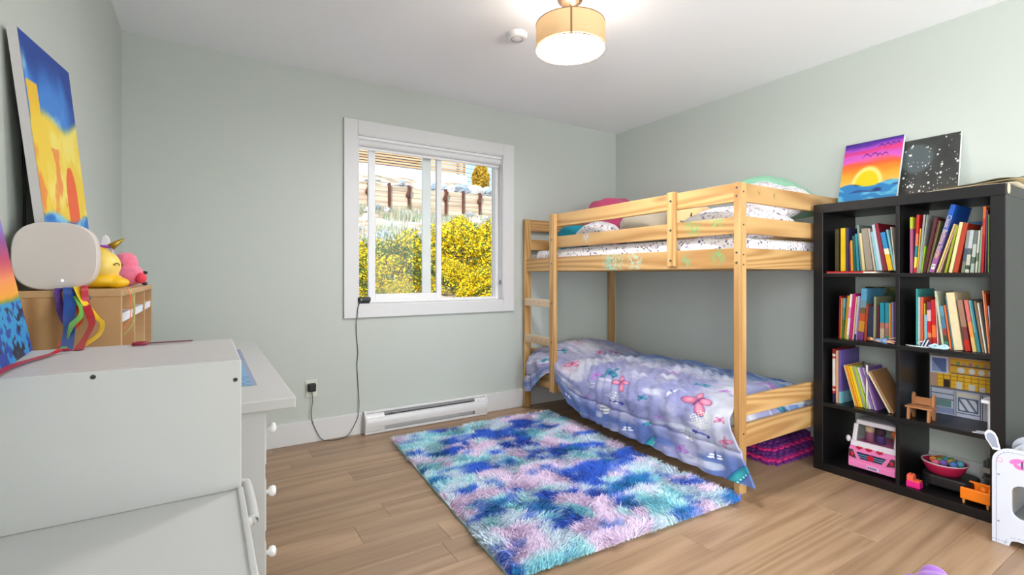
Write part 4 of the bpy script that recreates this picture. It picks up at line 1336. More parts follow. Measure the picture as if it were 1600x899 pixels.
def ordinal(n):
    return {1: 'first', 2: 'second', 3: 'third'}.get(n, ['fourth', 'fifth', 'sixth', 'seventh', 'eighth', 'ninth', 'tenth', 'eleventh', 'twelfth', 'thirteenth', 'fourteenth',
            'fifteenth', 'sixteenth', 'seventeenth', 'eighteenth', 'nineteenth', 'twentieth', 'twenty-first', 'twenty-second', 'twenty-third'][n - 4] if n > 3 else '')


def make_book(w, h, d, col, bands, label, loc, rotx, group, rot=None):
    """spine faces -X; local origin at the lower front corner nearest image left; thickness runs to -Y"""
    t = thing('book', label, 'book', loc, rot or (rotx, 0, 0), group)
    m = M_bands('book_cover_%d' % len(bpy.data.materials), bands or [(0, col)], h)
    ct_ = min(0.0022, w * 0.22)
    mb = MB()
    mb.box(0, ct_, -w, 0, 0, h).box(ct_, d, -ct_, 0, 0, h).box(ct_, d, -w, -w + ct_, 0, h)
    mb.build('cover', m, t, local=True)
    MB().box(ct_, d - 0.003, -w + ct_, -ct_, 0.003, h - 0.003).build('pages', m_pages, t, local=True)
    return t


big = None
for (cub, base, X, Yl, L) in BOOKS:
    for i, (b, w, h, k, col, desc, bands) in enumerate(L):
        th = math.atan(k)                        # + leans to image right (towards -Y)
        d = 0.16 + 0.05 * ((i * 7) % 5) / 5 if h < 0.25 else 0.215
        xo = X + 0.012 * ((i * 5) % 4) / 4
        # a leaning book rests on its lower corner
        if th <= 0:
            loc = (xo, Yl - b, base + 0.0005)
        else:
            loc = (xo, Yl - b - 0.0 , base + 0.0005 + w * math.sin(th))
        desc = {'tall picture book, sky-blue over orange and purple': 'tall sky-blue over orange'}.get(desc, desc)
        lab = '%s book, %s from the left in the %s' % (desc, ordinal(i + 1), CUB[cub])
        t = make_book(w, h, d, col, bands, lab, loc, th, 'books in the ' + CUB[cub])
        if desc.startswith('large blue-to-purple'):
            big = (t, w, h)

# lettering on the big spine
t, w, h = big
mgold = M('gold_lettering', (214, 190, 120), 0.5)
o = text_mesh('spine_title', 'Classic Bedtime Stories', 0.030, mgold, t, (0, 0, 0), (0, 0, 0))
bb = o.data
xs = [v.co.x for v in bb.vertices]
sc_ = (h * 0.62) / (max(xs) - min(xs))
o.matrix_basis = Matrix.Translation((-0.0006, -w / 2, h * 0.53)) @ Matrix(((0, 0, -1, 0), (0, -1, 0, 0), (-1, 0, 0, 0), (0, 0, 0, 1))) @ Matrix.Scale(1, 4) @ Matrix.Diagonal((sc_, sc_ * 1.15, 1, 1))
MB().box(-0.0008, 0.0002, -w + 0.003, -0.003, h * 0.05, h * 0.125).build('spine_label', M('white_label', (236, 234, 230), 0.6), t, local=True)
o = text_mesh('label_letter', 'P', 0.022, m_black, t, (0, 0, 0), (0, 0, 0))
o.matrix_basis = Matrix.Translation((-0.0012, -w / 2, h * 0.087)) @ Matrix(((0, 0, -1, 0), (-1, 0, 0, 0), (0, 1, 0, 0), (0, 0, 0, 1)))

# books lying or standing cover-out
t = thing('book', 'thin red and white book lying flat under the row in the top left cubby', 'book', (2.955, 1.37, 1.103), group='books in the top left cubby')
m_redw = M_bands('flat_book_cover', [(0, (230, 226, 222))], 1)
MB().box(2.945, 3.12, 1.135, 1.375, 1.1032, 1.1048).build('cover', M('flat_book_white', (226, 222, 218), 0.5), t)
MB().box(2.947, 3.118, 1.137, 1.373, 1.1048, 1.1120).build('pages', m_pages, t)
MB().box(2.943, 2.947, 1.195, 1.372, 1.1050, 1.1125).build('spine', M('flat_book_red', (196, 26, 40), 0.45, 0.2, 60), t)
MB().box(2.945, 3.12, 1.135, 1.375, 1.1120, 1.1135).build('cover', M('flat_book_red', (196, 26, 40), 0.45), t)


def cover_book(label, x0, yc, z0, w, h, th, ang, fn, group):
    """book with its front cover turned towards the room"""
    t = thing('book', label, 'book', (x0, yc, z0), (0, 0, ang), group)
    MB().box(0, 0.002, -w / 2, w / 2, 0, h).build('cover', M('plain_cover', (90, 96, 110), 0.5), t, local=True)
    MB().box(0.002, th - 0.002, -w / 2 + 0.003, w / 2, 0.003, h - 0.003).build('pages', m_pages, t, local=True)
    MB().box(th - 0.002, th, -w / 2, w / 2, 0, h).build('cover', M('plain_cover', (90, 96, 110), 0.5), t, local=True)
    m4 = mw(t)
    o_ = m4 @ Vector((0, w / 2, 0)); e1 = (m4.to_3x3() @ Vector((0, -1, 0))); e2 = Vector((0, 0, 1))
    painted_panel('cover_print', o_, e1, e2, w, h, fn, t, 50, 60)
    return t


def fn_blue(u, v):
    c = np.ones(u.shape + (3,)) * np.array((60, 110, 150.0))
    c = mixc(c, (110, 170, 200), sstep(.5, .7, fbm(u * 4, v * 4, 3)))
    return mixc(c, (40, 60, 80), sstep(.35, .1, v))


def fn_green(u, v):
    c = np.ones(u.shape + (3,)) * np.array((52, 66, 40.0))
    return mixc(c, (120, 120, 60), sstep(.5, .7, fbm(u * 5, v * 5, 6)))


def fn_manga(u, v):
    c = np.ones(u.shape + (3,)) * np.array((120, 104, 150.0))
    c = mixc(c, (200, 176, 150), sstep(.45, .55, fbm(u * 5, v * 6, 9)) * (v < .75))
    c = mixc(c, (60, 30, 40), sstep(.6, .66, fbm(u * 7 + 3, v * 7, 12)) * (v < .6))
    tt = (v > .8) & (v < .92) & (np.abs((u * 7) % 1 - .5) < .33) & (u > .1) & (u < .9)
    return mixc(c, (40, 30, 70), tt.astype(float))


cover_book('blue picture book standing cover-out behind the comics in the top right cubby', 3.185, 0.80, 1.1035, 0.16, 0.25, 0.014, R(4), fn_blue, 'books in the top right cubby')
cover_book('dark green book standing cover-out at the back of the second-row left cubby', 3.215, 1.20, 0.7415, 0.19, 0.285, 0.012, R(-3), fn_green, 'books in the second-row left cubby')
cover_book('lilac comic book with a drawn cover, leaning open in the third-row left cubby', 3.03, 1.225, 0.3825, 0.13, 0.235, 0.012, R(-62), fn_manga, 'books in the third-row left cubby')

# ------------------------------------------------------------------ toys in the bookcase
m_skin = M('doll_skin', (226, 176, 142), 0.5, 0.03)


def skin_obj(name, verts, edges, radii, mat, parent=None, sub=2, **kw):
    vs = [Vector(v) for v in verts]
    loc = Vector((0, 0, 0))
    if parent is not None:
        im = mw(parent).inverted(); vs = [im @ v for v in vs]
    me = bpy.data.meshes.new(name)
    me.from_pydata([tuple(v) for v in vs], edges, [])
    me.materials.append(mat)
    o = bpy.data.objects.new(name, me); COL.objects.link(o)
    if parent is not None:
        o.parent = parent
    s = o.modifiers.new('skin', 'SKIN'); s.use_smooth_shade = True
    for i, r_ in enumerate(radii):
        me.skin_vertices[0].data[i].radius = (r_, r_)
    me.skin_vertices[0].data[0].use_root = True
    q_ = o.modifiers.new('sub', 'SUBSURF'); q_.levels = sub; q_.render_levels = sub
    tag(o, **kw)
    return o


# little doll lying on its back on the shelf edge
dz = 0.741 + 0.012
doll = thing('doll', 'small doll with auburn hair and a blue dress lying in front of the books', 'doll', (2.955, 1.11, 0.741))
head = (2.962, 1.166, dz + 0.006)
skin_obj('body', [(2.958, 1.115, dz), (2.958, 1.14, dz), (2.960, 1.152, dz + .001), (2.962, 1.166, dz + .006), (2.963, 1.175, dz + .006),
                  (2.950, 1.105, dz), (2.944, 1.08, dz), (2.942, 1.055, dz - .006), (2.963, 1.103, dz), (2.962, 1.08, dz + .003), (2.950, 1.052, dz + .004),
                  (2.945, 1.135, dz), (2.940, 1.115, dz - .004), (2.972, 1.135, dz), (2.978, 1.11, dz + .006), (2.972, 1.075, dz + .018), (2.972, 1.058, dz + .019)],
         [(0, 1), (1, 2), (2, 3), (3, 4), (0, 5), (5, 6), (6, 7), (0, 8), (8, 9), (9, 10), (1, 11), (11, 12), (1, 13), (13, 14), (14, 15), (15, 16)],
         [.0085, .009, .004, .0095, .007, .0065, .0052, .003, .0065, .0052, .003, .0036, .0028, .0036, .003, .0026, .002], m_skin, doll)
MB().ell((2.965, 1.172, dz + .004), (.012, .016, .011), 14, 10, noise=.15, seed=3).build('hair', M('auburn_hair', (150, 84, 50), 0.6, 0.2, 80), doll, smooth=True)
MB().lathe([(.0088, 1.146), (.0105, 1.132), (.0098, 1.122), (.0135, 1.108), (.017, 1.090), (.016, 1.090)], (2.957, 0, dz + .001), 18, 'Y').build('dress', M('doll_dress_blue', (120, 150, 196), 0.7, 0.1, 60), doll, smooth=True)
for sx_ in (-1, 1):
    MB().ell((2.9525, 1.166 + .0035 * sx_, dz + .009), (.0012, .0014, .001), 8, 6).build('eye', m_black, doll)

# knotted cords on the second-row right shelf
MBc = M('pale_blue_cord', (176, 206, 222), 0.8, 0.08, 80, 0.3, 300)
z = 0.741
tb = MB()
tb.tube(smooth_path([(2.945, .912, z + .012), (2.950, .895, z + .020), (2.945, .880, z + .012), (2.952, .862, z + .020), (2.944, .846, z + .011), (2.938, .858, z + .007),
                     (2.936, .880, z + .007), (2.938, .902, z + .007), (2.945, .915, z + .012), (2.952, .90, z + .009), (2.95, .868, z + .008), (2.945, .85, z + .02)], 8), 0.0058, 8)
tb.build('knotted_cord', MBc, smooth=True, label='pale blue cord tied in a bow on the second-row right shelf', cat='cord')
tb = MB()
tb.tube(smooth_path([(2.965, 1.015, z + .004), (2.945, .99, z + .004), (2.938, .96, z + .004), (2.945, .925, z + .004), (2.958, .92, z + .004), (2.962, .95, z + .010), (2.955, .965, z + .02), (2.950, .945, z + .03)], 8), 0.0032, 8)
tb.build('white_cord', M('white_cord', (206, 214, 214), 0.8), smooth=True, label='thin white cord looped at the left of the second-row right shelf', cat='cord')
t = thing('striped_bow', 'small navy and white striped fabric bow leaning on the books', 'bow', (2.955, .945, z))
for k in range(5):
    MB().box(2.9515 + .0012 * k, 2.954 + .0012 * k, .933 + .0065 * k - .012, .938 + .0065 * k - .012, z + .001, z + .045 - abs(k - 2) * .006, rot=(R(22), 0, 0)).build(
        'stripe', M('bow_navy', (32, 34, 80), 0.8) if k % 2 == 0 else M('bow_white', (220, 220, 226), 0.8), t)

# printed card kitchen backdrop for a dolls' house
kb = thing('card_backdrop', "printed card of a doll's kitchen standing at the back of the third-row right cubby", 'card', (3.20, 0.84, 0.382))
MB().box(3.200, 3.206, 0.700, 0.992, 0.383, 0.678).build('card', M('grey_card', (150, 150, 158), 0.7), kb)


def fn_kitchen(u, v):
    c = np.ones(u.shape + (3,)) * np.array((168, 172, 190.0))

    def rect(c, x0, x1, y0, y1, rgb):
        return mixc(c, rgb, ((u > x0) & (u < x1) & (v > y0) & (v < y1)).astype(float))
    c = rect(c, 0, 1, .46, 1, (176, 140, 120))
    c = rect(c, .10, .86, .47, .74, (226, 176, 30))
    g = ((np.abs((u * 11) % 1) < .12) | (np.abs((v * 15) % 1) < .14)) & (u > .10) & (u < .86) & (v > .47) & (v < .70)
    c = mixc(c, (140, 104, 30), g.astype(float))
    c = rect(c, .28, .86, .72, .98, (214, 160, 40))
    c = rect(c, .28, .86, .715, .735, (96, 84, 100)); c = rect(c, .28, .86, .85, .87, (60, 56, 76))
    c = rect(c, .28, .86, .955, .975, (200, 140, 40))
    for i_, x_ in enumerate((.36, .43, .52, .60, .70, .80)):
        c = rect(c, x_, x_ + .045, .87, .93 - .02 * (i_ % 2), [(120, 150, 90), (170, 140, 110), (150, 120, 130)][i_ % 3])
    for x_, r_ in ((.42, .05), (.56, .04), (.68, .04), (.80, .04)):
        c = mixc(c, (206, 208, 210), ((((u - x_) / r_) ** 2 + ((v - .79) / .045) ** 2) < 1).astype(float))
    for x_, w_, h_ in ((.36, .07, .12), (.52, .08, .10), (.66, .07, .08)):
        c = rect(c, x_, x_ + w_, .47, .47 + h_, (206, 204, 196))
    c = rect(c, .19, .27, .47, .60, (50, 34, 28))
    c = rect(c, .82, 1, .46, .66, (190, 176, 166)); c = rect(c, .85, .97, .57, .59, (90, 80, 80)); c = rect(c, .88, .94, .53, .545, (90, 80, 80))
    for x0, x1 in ((0.0, .25), (.88, 1.0)):
        c = rect(c, x0, x1, .70, .985, (188, 196, 216)); c = rect(c, x0 + .025, x1 - .025, .725, .96, (86, 100, 150))
        c = mixc(c, (130, 146, 186), ((u > x0 + .025) & (u < x1 - .025) & (v > .725) & (v < .96) & (u - x0 < (.96 - v) * .7)).astype(float))
    c = rect(c, 0, 1, .435, .47, (110, 104, 116))
    c = rect(c, 0, 1, 0, .435, (176, 182, 200))
    for x0, x1 in ((.02, .32), (.36, .66), (.70, 1.0)):
        c = rect(c, x0 - .012, x0, 0, .43, (80, 84, 106)); c = rect(c, x1, x1 + .012, 0, .43, (80, 84, 106))
    c = rect(c, .02, .32, .345, .36, (70, 74, 100)); c = rect(c, .02, .32, .255, .27, (70, 74, 100)); c = rect(c, .05, .29, .13, .25, (96, 130, 130)); c = rect(c, .02, .32, .02, .12, (130, 140, 180))
    c = rect(c, .36, .66, .35, .40, (206, 196, 170)); c = rect(c, .38, .64, .10, .33, (70, 80, 110)); c = rect(c, .395, .625, .12, .31, (196, 200, 212))
    st = (np.abs((u + v * .6) * 9 % 1) < .32) & (u > .395) & (u < .625) & (v > .12) & (v < .31)
    c = mixc(c, (96, 104, 128), st.astype(float))
    c = rect(c, .36, .66, .06, .075, (90, 96, 120))
    c = rect(c, .70, 1.0, .31, .33, (70, 76, 100)); c = rect(c, .72, .735, .02, .30, (200, 160, 90)); c = rect(c, .755, 1.0, .02, .29, (186, 190, 206))
    return c


painted_panel('kitchen_print', (3.200, 0.992, 0.383), (0, -1, 0), (0, 0, 1), 0.292, 0.295, fn_kitchen, kb, 220, 200)

# toy wooden bench-chair
m_tw = M_wood('toy_walnut', (176, 120, 78), (126, 80, 48), 'Y', rings=20, knots=False)
wc = thing('toy_chair', 'small brown wooden toy chair in the third-row right cubby', 'toy chair', (3.0, .975, .382))
zz = .3825
for y0 in (.915, .995):
    MB().prism([(2.940, zz), (2.956, zz), (2.964, zz + .030), (2.998, zz + .030), (3.006, zz), (3.026, zz), (3.026, zz + .115), (3.016, zz + .124), (3.004, zz + .115), (3.000, zz + .062), (2.945, zz + .058)],
               'Y', y0, y0 + .010).build('side_panel', m_tw, wc, bevel=.001)
MB().box(2.940, 3.004, .905, 1.012, zz + .058, zz + .066).build('seat', m_tw, wc, bevel=.001)
MB().box(3.006, 3.016, .925, .995, zz + .068, zz + .105).build('backrest', m_tw, wc, bevel=.001)
# white toy shelf leg frame and shiny card scraps
t = thing('toy_table', 'white toy table with one slim leg at the right of the third-row cubby', 'toy table', (2.98, .715, .382))
MB().box(2.955, 3.05, .699, .735, zz + .135, zz + .150).build('table_top', M('toy_white', (226, 228, 234), .4), t, bevel=.001)
for x_, y_ in ((2.960, .700), (3.036, .700), (2.960, .722), (3.036, .722)):
    if y_ < .71 or x_ > 3.0:
        MB().box(x_, x_ + .010, y_, y_ + .010, zz, zz + .135).build('leg', M('toy_white', (226, 228, 234), .4), t)
for i, (y_, a_, l_) in enumerate(((.735, .3, .05), (.725, -.2, .045), (.728, .6, .04))):
    MB().box(2.935, 2.947, y_ - l_ / 2, y_ + l_ / 2, zz + .001 + i * .004, zz + .004 + i * .004, rot=(0, 0, a_)).build(
        'card_scrap', M('silver_card', (206, 210, 220), .25, .05, metal=.4),
        label='shiny silver card strip, %s of a small heap on the third-row right shelf' % ['lowest', 'middle', 'topmost'][i], cat='card strip', group='silver card strips')

# pink toy van
vz = 0.046
van = thing('toy_van', 'pink toy van with hearts on its hood in the bottom left cubby', 'toy car', (3.08, 1.16, 0.045))
m_pk = M('van_pink', (236, 130, 190), .35, .04, 6)
m_pw = M('van_white', (226, 220, 232), .35, .02)
vx = 2.965
body = MB().prism([(vx, vz + .02), (vx + .006, vz + .012), (3.26, vz + .012), (3.27, vz + .10), (3.25, vz + .13), (vx + .030, vz + .13), (vx + .006, vz + .105), (vx, vz + .07)], 'Y', 1.058, 1.275)
body.build('body', m_pk, van, bevel=.006, seg=3)
# windscreen frame: an open frame leaning back
fr_ = MB()
x0_, x1_ = vx + .018, vx + .060
def lean_box(mb_, ya, yb, za, zb, th_=.012):
    """panel piece that follows the windscreen's lean"""
    f = lambda z_: x0_ + (x1_ - x0_) * (z_ - (vz + .125)) / .135
    p = [(f(za), ya, za), (f(za) + th_, ya, za), (f(za) + th_, yb, za), (f(za), yb, za), (f(zb), ya, zb), (f(zb) + th_, ya, zb), (f(zb) + th_, yb, zb), (f(zb), yb, zb)]
    return mb_.add(p, [(0, 3, 2, 1), (4, 5, 6, 7), (0, 1, 5, 4), (1, 2, 6, 5), (2, 3, 7, 6), (3, 0, 4, 7)])
lean_box(fr_, 1.060, 1.272, vz + .122, vz + .150); lean_box(fr_, 1.064, 1.258, vz + .236, vz + .258)
lean_box(fr_, 1.062, 1.078, vz + .150, vz + .236); lean_box(fr_, 1.248, 1.268, vz + .150, vz + .236)
fr_.build('windscreen_frame', m_pw, van, bevel=.003)
MB().box(x1_ + .010, 3.22, 1.066, 1.256, vz + .246, vz + .258).build('roof', m_pw, van, bevel=.004)
for y_ in (1.062, 1.246):
    MB().box(3.205, 3.22, y_, y_ + .014, vz + .128, vz + .248).build('pillar', m_pw, van, bevel=.002)
m_red = M('heart_red', (190, 16, 50), .35)
for y_ in (1.225, 1.180, 1.132):
    hp = []
    for k in range(20):
        a_ = 2 * math.pi * k / 20
        hp.append((y_ + .00095 * 16 * math.sin(a_) ** 3, vz + .119 + .00055 * (13 * math.cos(a_) - 5 * math.cos(2 * a_) - 2 * math.cos(3 * a_) - math.cos(4 * a_))))
    MB().prism(hp, 'X', vx + .006, vx + .016).build('heart', m_red, van)
MB().prism([(1.232, vz + .098), (1.100, vz + .098), (1.118, vz + .066), (1.215, vz + .066)], 'X', vx - .004, vx + .004).build('grille', M('grille_navy', (34, 42, 74), .35), van)
for k in range(2):
    MB().prism([(1.226 - k * .005, vz + .090 - k * .011), (1.106 + k * .005, vz + .090 - k * .011), (1.108 + k * .005, vz + .086 - k * .011), (1.224 - k * .005, vz + .086 - k * .011)], 'X', vx - .006, vx).build('grille_bar', M('grille_bar_blue', (120, 160, 200), .3, metal=.3), van)
MB().lathe([(.015, vx - .009), (.015, vx)], (0, 1.166, vz + .082), 20, 'X').build('badge', m_red, van)
for y_, s_ in ((1.266, -1), (1.066, 1)):
    hl = MB().prism([(y_ + .004 * -s_, vz + .105), (y_ + s_ * .012, vz + .105), (y_ + s_ * .032, vz + .062), (y_ - s_ * .004, vz + .068)], 'X', vx - .004, vx + .004).build('headlight', M('headlight_dark', (70, 60, 66), .25), van)
    MB().ell((vx - .003, y_ + s_ * .010, vz + .082), (.004, .009, .013), 12, 8).build('lens', m_red, hl, smooth=True)
MB().box(vx - .004, vx + .004, 1.060, 1.272, vz + .016, vz + .046).build('bumper', m_pk, van, bevel=.003)
pl_ = MB().box(vx - .0055, vx - .003, 1.130, 1.185, vz + .022, vz + .040).build('number_plate', M('plate_lilac', (216, 190, 226), .4), van)
for k in range(5):
    MB().box(vx - .0062, vx - .0054, 1.140 + k * .0085, 1.1455 + k * .0085, vz + .026, vz + .036).build('plate_mark', M('plate_ink', (60, 50, 100), .5), pl_)
for y_ in (1.075, 1.255):
    for x_ in (3.03, 3.20):
        MB().lathe([(.010, y_ - .012), (.026, y_ - .010), (.026, y_ + .010), (.010, y_ + .012)], (x_, 0, .0455 + .0265), 20, 'Y').build('wheel', m_black, van, auto=40)
MB().ell((vx + .035, 1.288, vz + .150), (.006, .012, .018), 12, 8).build('wing_mirror', m_pw, van, smooth=True)
# dolls' heads and fur seen through the windscreen
for i, (y_, z_, r_, rgb, lab) in enumerate(((1.225, .20, .024, (196, 170, 140), 'small blonde toy figure sitting in the pink toy van'), (1.175, .195, .026, (60, 34, 50), 'dark-haired toy figure sitting in the pink toy van'),
                                            (1.095, .205, .030, (222, 130, 70), 'orange fluffy toy sitting in the pink toy van'))):
    tt = thing('toy_figure', lab, 'toy', (3.10, y_, vz + .13), group='toys riding in the pink van')
    MB().ell((3.10, y_, vz + z_), (r_, r_, r_ * 1.15), 16, 10, noise=.12, seed=i).build('head', M('toy_hair_%d' % i, rgb, .8, .2, 60), tt, smooth=True)
    MB().lathe([(.012, vz + .131), (.022, vz + .135), (.020, vz + z_ - r_ * .6), (.008, vz + z_ - r_ * .3)], (3.10, y_, 0), 14).build('torso', M('toy_torso_%d' % i, ((150, 90, 120), (80, 60, 120), (210, 120, 60))[i], .8), tt, smooth=True)

# pink toy block
t = thing('toy_block', 'stepped toy brick, orange above and hot pink below, in the bottom right cubby', 'toy brick', (2.97, .985, .045))
m_br1 = M('brick_pink', (240, 40, 140), .3); m_br2 = M('brick_orange', (246, 110, 80), .3)
b0 = MB().box(2.950, 2.990, .955, 1.010, .0455, .075).build('brick', m_br1, t, bevel=.002)
b1 = MB().box(2.952, 2.988, .982, 1.009, .075, .102).build('brick', m_br2, t, bevel=.002)
MB().box(2.952, 2.988, .957, .981, .075, .082).build('brick_plate', m_br2, t, bevel=.001)
for x_ in (2.961, 2.979):
    for y_ in (.989, 1.002):
        MB().lathe([(.005, .102), (.005, .107)], (x_, y_, 0), 12).build('stud', m_br2, b1)
# round red basket on a black stool
t = thing('toy_stool', 'low black round-cornered toy stand in the bottom right cubby', 'toy stand', (3.10, .87, .045))
MB().prism(rrect(.17, .20, .05, 6, 3.11, .885), 'Z', .060, .112).build('top', m_black, t, bevel=.008, seg=3)
for x_, y_ in ((3.05, .81), (3.17, .81), (3.05, .96), (3.17, .96)):
    MB().lathe([(.010, .0455), (.012, .062)], (x_, y_, 0), 12).build('foot', m_black, t)
bk = thing('toy_basket', 'round crimson basket filled with coloured pompoms on the black toy stand', 'basket', (3.10, .905, .1125))
MB().lathe([(.060, .1127), (.072, .130), (.084, .155), (.088, .168), (.083, .168), (.078, .150), (.066, .132), (.0, .130)], (3.10, .905, 0), 28).build('bowl', M('crimson_weave', (176, 14, 70), .7, .25, 90, .5, 140), bk, smooth=True)
MB().lathe([(.086, .166), (.090, .168), (.090, .172), (.085, .172)], (3.10, .905, 0), 28, closed=True).build('rim', M('white_rim', (216, 206, 210), .5), bk, smooth=True)
cols_ = [(60, 150, 160), (110, 150, 60), (196, 160, 60), (190, 80, 60), (120, 90, 170), (70, 170, 120), (220, 130, 60), (80, 120, 190), (170, 180, 90), (200, 90, 120), (90, 170, 190)]
cn = ['teal', 'green', 'mustard', 'brick red', 'violet', 'jade', 'orange', 'blue', 'olive', 'rose', 'aqua']
for i in range(11):
    a_ = i * 2.4; r_ = .016 + .0042 * i
    MB().ell((3.10 + r_ * math.cos(a_), .905 + r_ * math.sin(a_), .160 + .010 * math.cos(r_ * 20) + .004), (.017, .017, .016), 12, 8, noise=.1, seed=i).build(
        'pompom', M('pompom_%d' % i, cols_[i], .9, .2, 80), smooth=True, label='%s pompom in the crimson basket' % cn[i], cat='pompom', group='pompoms in the crimson basket')
# orange toy sofa
t = thing('toy_sofa', 'bright orange toy sofa on little pegs in the bottom right cubby', 'toy sofa', (2.99, .74, .045))
m_or = M('toy_orange', (250, 130, 16), .4, .03)
MB().box(2.955, 3.075, .700, .800, .062, .085).build('seat', m_or, t, bevel=.006, seg=3)
MB().box(2.948, 2.962, .700, .806, .064, .118).build('armrest', m_or, t, bevel=.006, seg=3)
MB().box(3.068, 3.082, .700, .806, .064, .118).build('armrest', m_or, t, bevel=.006, seg=3)
MB().box(2.955, 3.075, .698, .712, .075, .140).build('backrest', m_or, t, bevel=.006, seg=3)
MB().ell((3.035, .745, .100), (.018, .018, .020), 14, 10).build('cushion', m_or, t, smooth=True)
for x_ in (2.957, 3.07):
    for y_ in (.712, .794):
        MB().lathe([(.004, .0455), (.006, .066)], (x_, y_, 0), 10).build('leg', M('peg_tan', (216, 150, 90), .5), t)
# grey toy chair behind it
t = thing('toy_high_chair', 'grey toy high chair behind the orange toy sofa', 'toy chair', (3.15, .735, .045))
m_gy = M('toy_grey', (70, 72, 74), .5)
for x_, y_ in ((3.12, .712), (3.12, .762), (3.17, .712), (3.17, .762)):
    MB().box(x_ - .004, x_ + .004, y_ - .004, y_ + .004, .0455, .215 if y_ > .74 else .19).build('leg', m_gy, t)
MB().box(3.112, 3.178, .705, .770, .130, .140).build('seat', m_gy, t)
MB().box(3.112, 3.118, .705, .770, .160, .185).build('tray', M('toy_light_grey', (150, 152, 150), .5), t)

# ------------------------------------------------------------------ on top of the bookcase
def canvas(label, p_bl, e_u, e_v, w, h, fn, depth=.018, cat='painting', side=(232, 230, 228), n=150, nm='canvas_painting'):
    """stretched canvas: p_bl lower left corner of the painted face as one looks at it"""
    eu = Vector(e_u).normalized(); ev = Vector(e_v); ev = (ev - eu * ev.dot(eu)).normalized(); nn = eu.cross(ev)
    p = Vector(p_bl)
    t = thing(nm, label, cat, tuple(p))
    c_ = [p, p + eu * w, p + eu * w + ev * h, p + ev * h]
    v_ = [tuple(q) for q in c_] + [tuple(q - nn * depth) for q in c_]
    MB().add(v_, [(0, 1, 2, 3), (7, 6, 5, 4), (0, 4, 5, 1), (1, 5, 6, 2), (2, 6, 7, 3), (3, 7, 4, 0)]).build('stretched_canvas', M('primed_canvas_%d' % sum(side), side, .8, .03, 40, .2, 500), t)
    painted_panel('painted_face', p, eu, ev, w, h, fn, t, n, n, .55)
    return t


def fn_sunset(u, v):
    j = (fbm(u * 3, v * 14, 5, 4) - .5) * .10
    w = v + j
    stops = [(0, (40, 110, 170)), (.30, (60, 150, 190)), (.33, (240, 180, 80)), (.45, (250, 160, 40)), (.58, (250, 120, 30)), (.66, (240, 90, 60)), (.72, (214, 90, 190)), (.80, (200, 80, 180)), (.84, (220, 50, 110)),
             (.90, (170, 70, 190)), (.96, (80, 40, 150)), (1.0, (60, 30, 120))]
    xs_ = [s_[0] for s_ in stops]
    c = np.stack([np.interp(w, xs_, [s_[1][i_] for s_ in stops]) for i_ in range(3)], -1)
    d = np.sqrt(((u - .47) / .22) ** 2 + ((v - .30) / .24) ** 2)
    c = mixc(c, (255, 214, 120), sstep(1.35, 1.1, d) * (v > .28)); c = mixc(c, (252, 196, 6), sstep(1.0, .9, d) * (v > .28))
    sea = sstep(.02, -.01, v - (.31 + .03 * np.sin(u * 9)))
    cs = mixc(np.ones(u.shape + (3,)) * np.array((40, 120, 180.)), (90, 170, 200), sstep(.45, .65, fbm(u * 4, v * 18 + np.sin(u * 9) * .6, 14, 3)))
    cs = mixc(cs, (30, 50, 110), sstep(.62, .72, fbm(u * 3 + 5, v * 22, 19, 3)))
    c = c * (1 - sea[..., None]) + cs * sea[..., None]
    for (x_, y_, s_) in ((.70, .88, .10), (.88, .88, .07), (.48, .76, .14), (.68, .74, .10)):
        arch = np.abs(v - (y_ + .035 - 1.6 * (np.abs(np.abs(u - x_) - s_ / 2)) ** 2 / s_ )) < .009
        c = mixc(c, (70, 20, 110), (arch & (np.abs(u - x_) < s_)).astype(float))
    return c


def fn_night(u, v):
    c = np.ones(u.shape + (3,)) * np.array((52, 54, 53.0)) * (.8 + .4 * fbm(u * 5, v * 5, 2))[..., None]
    c = mixc(c, (76, 68, 60), sstep(.4, 0, v) * .8)
    d = np.sqrt(((u - .34) / .26) ** 2 + ((v - .68) / .23) ** 2)
    c = mixc(c, (90, 102, 106), sstep(1.15, .85, d) * .75)
    rs_ = np.random.RandomState(3)
    for i_ in range(130):
        x_, y_ = rs_.uniform(0, 1), rs_.uniform(0, 1) ** 1.5; r_ = rs_.choice([.006, .008, .012, .018], p=[.4, .3, .2, .1])
        c = mixc(c, (236, 234, 226), sstep(1.3, .7, np.sqrt((u - x_) ** 2 + (v - y_) ** 2) / r_))
    return c


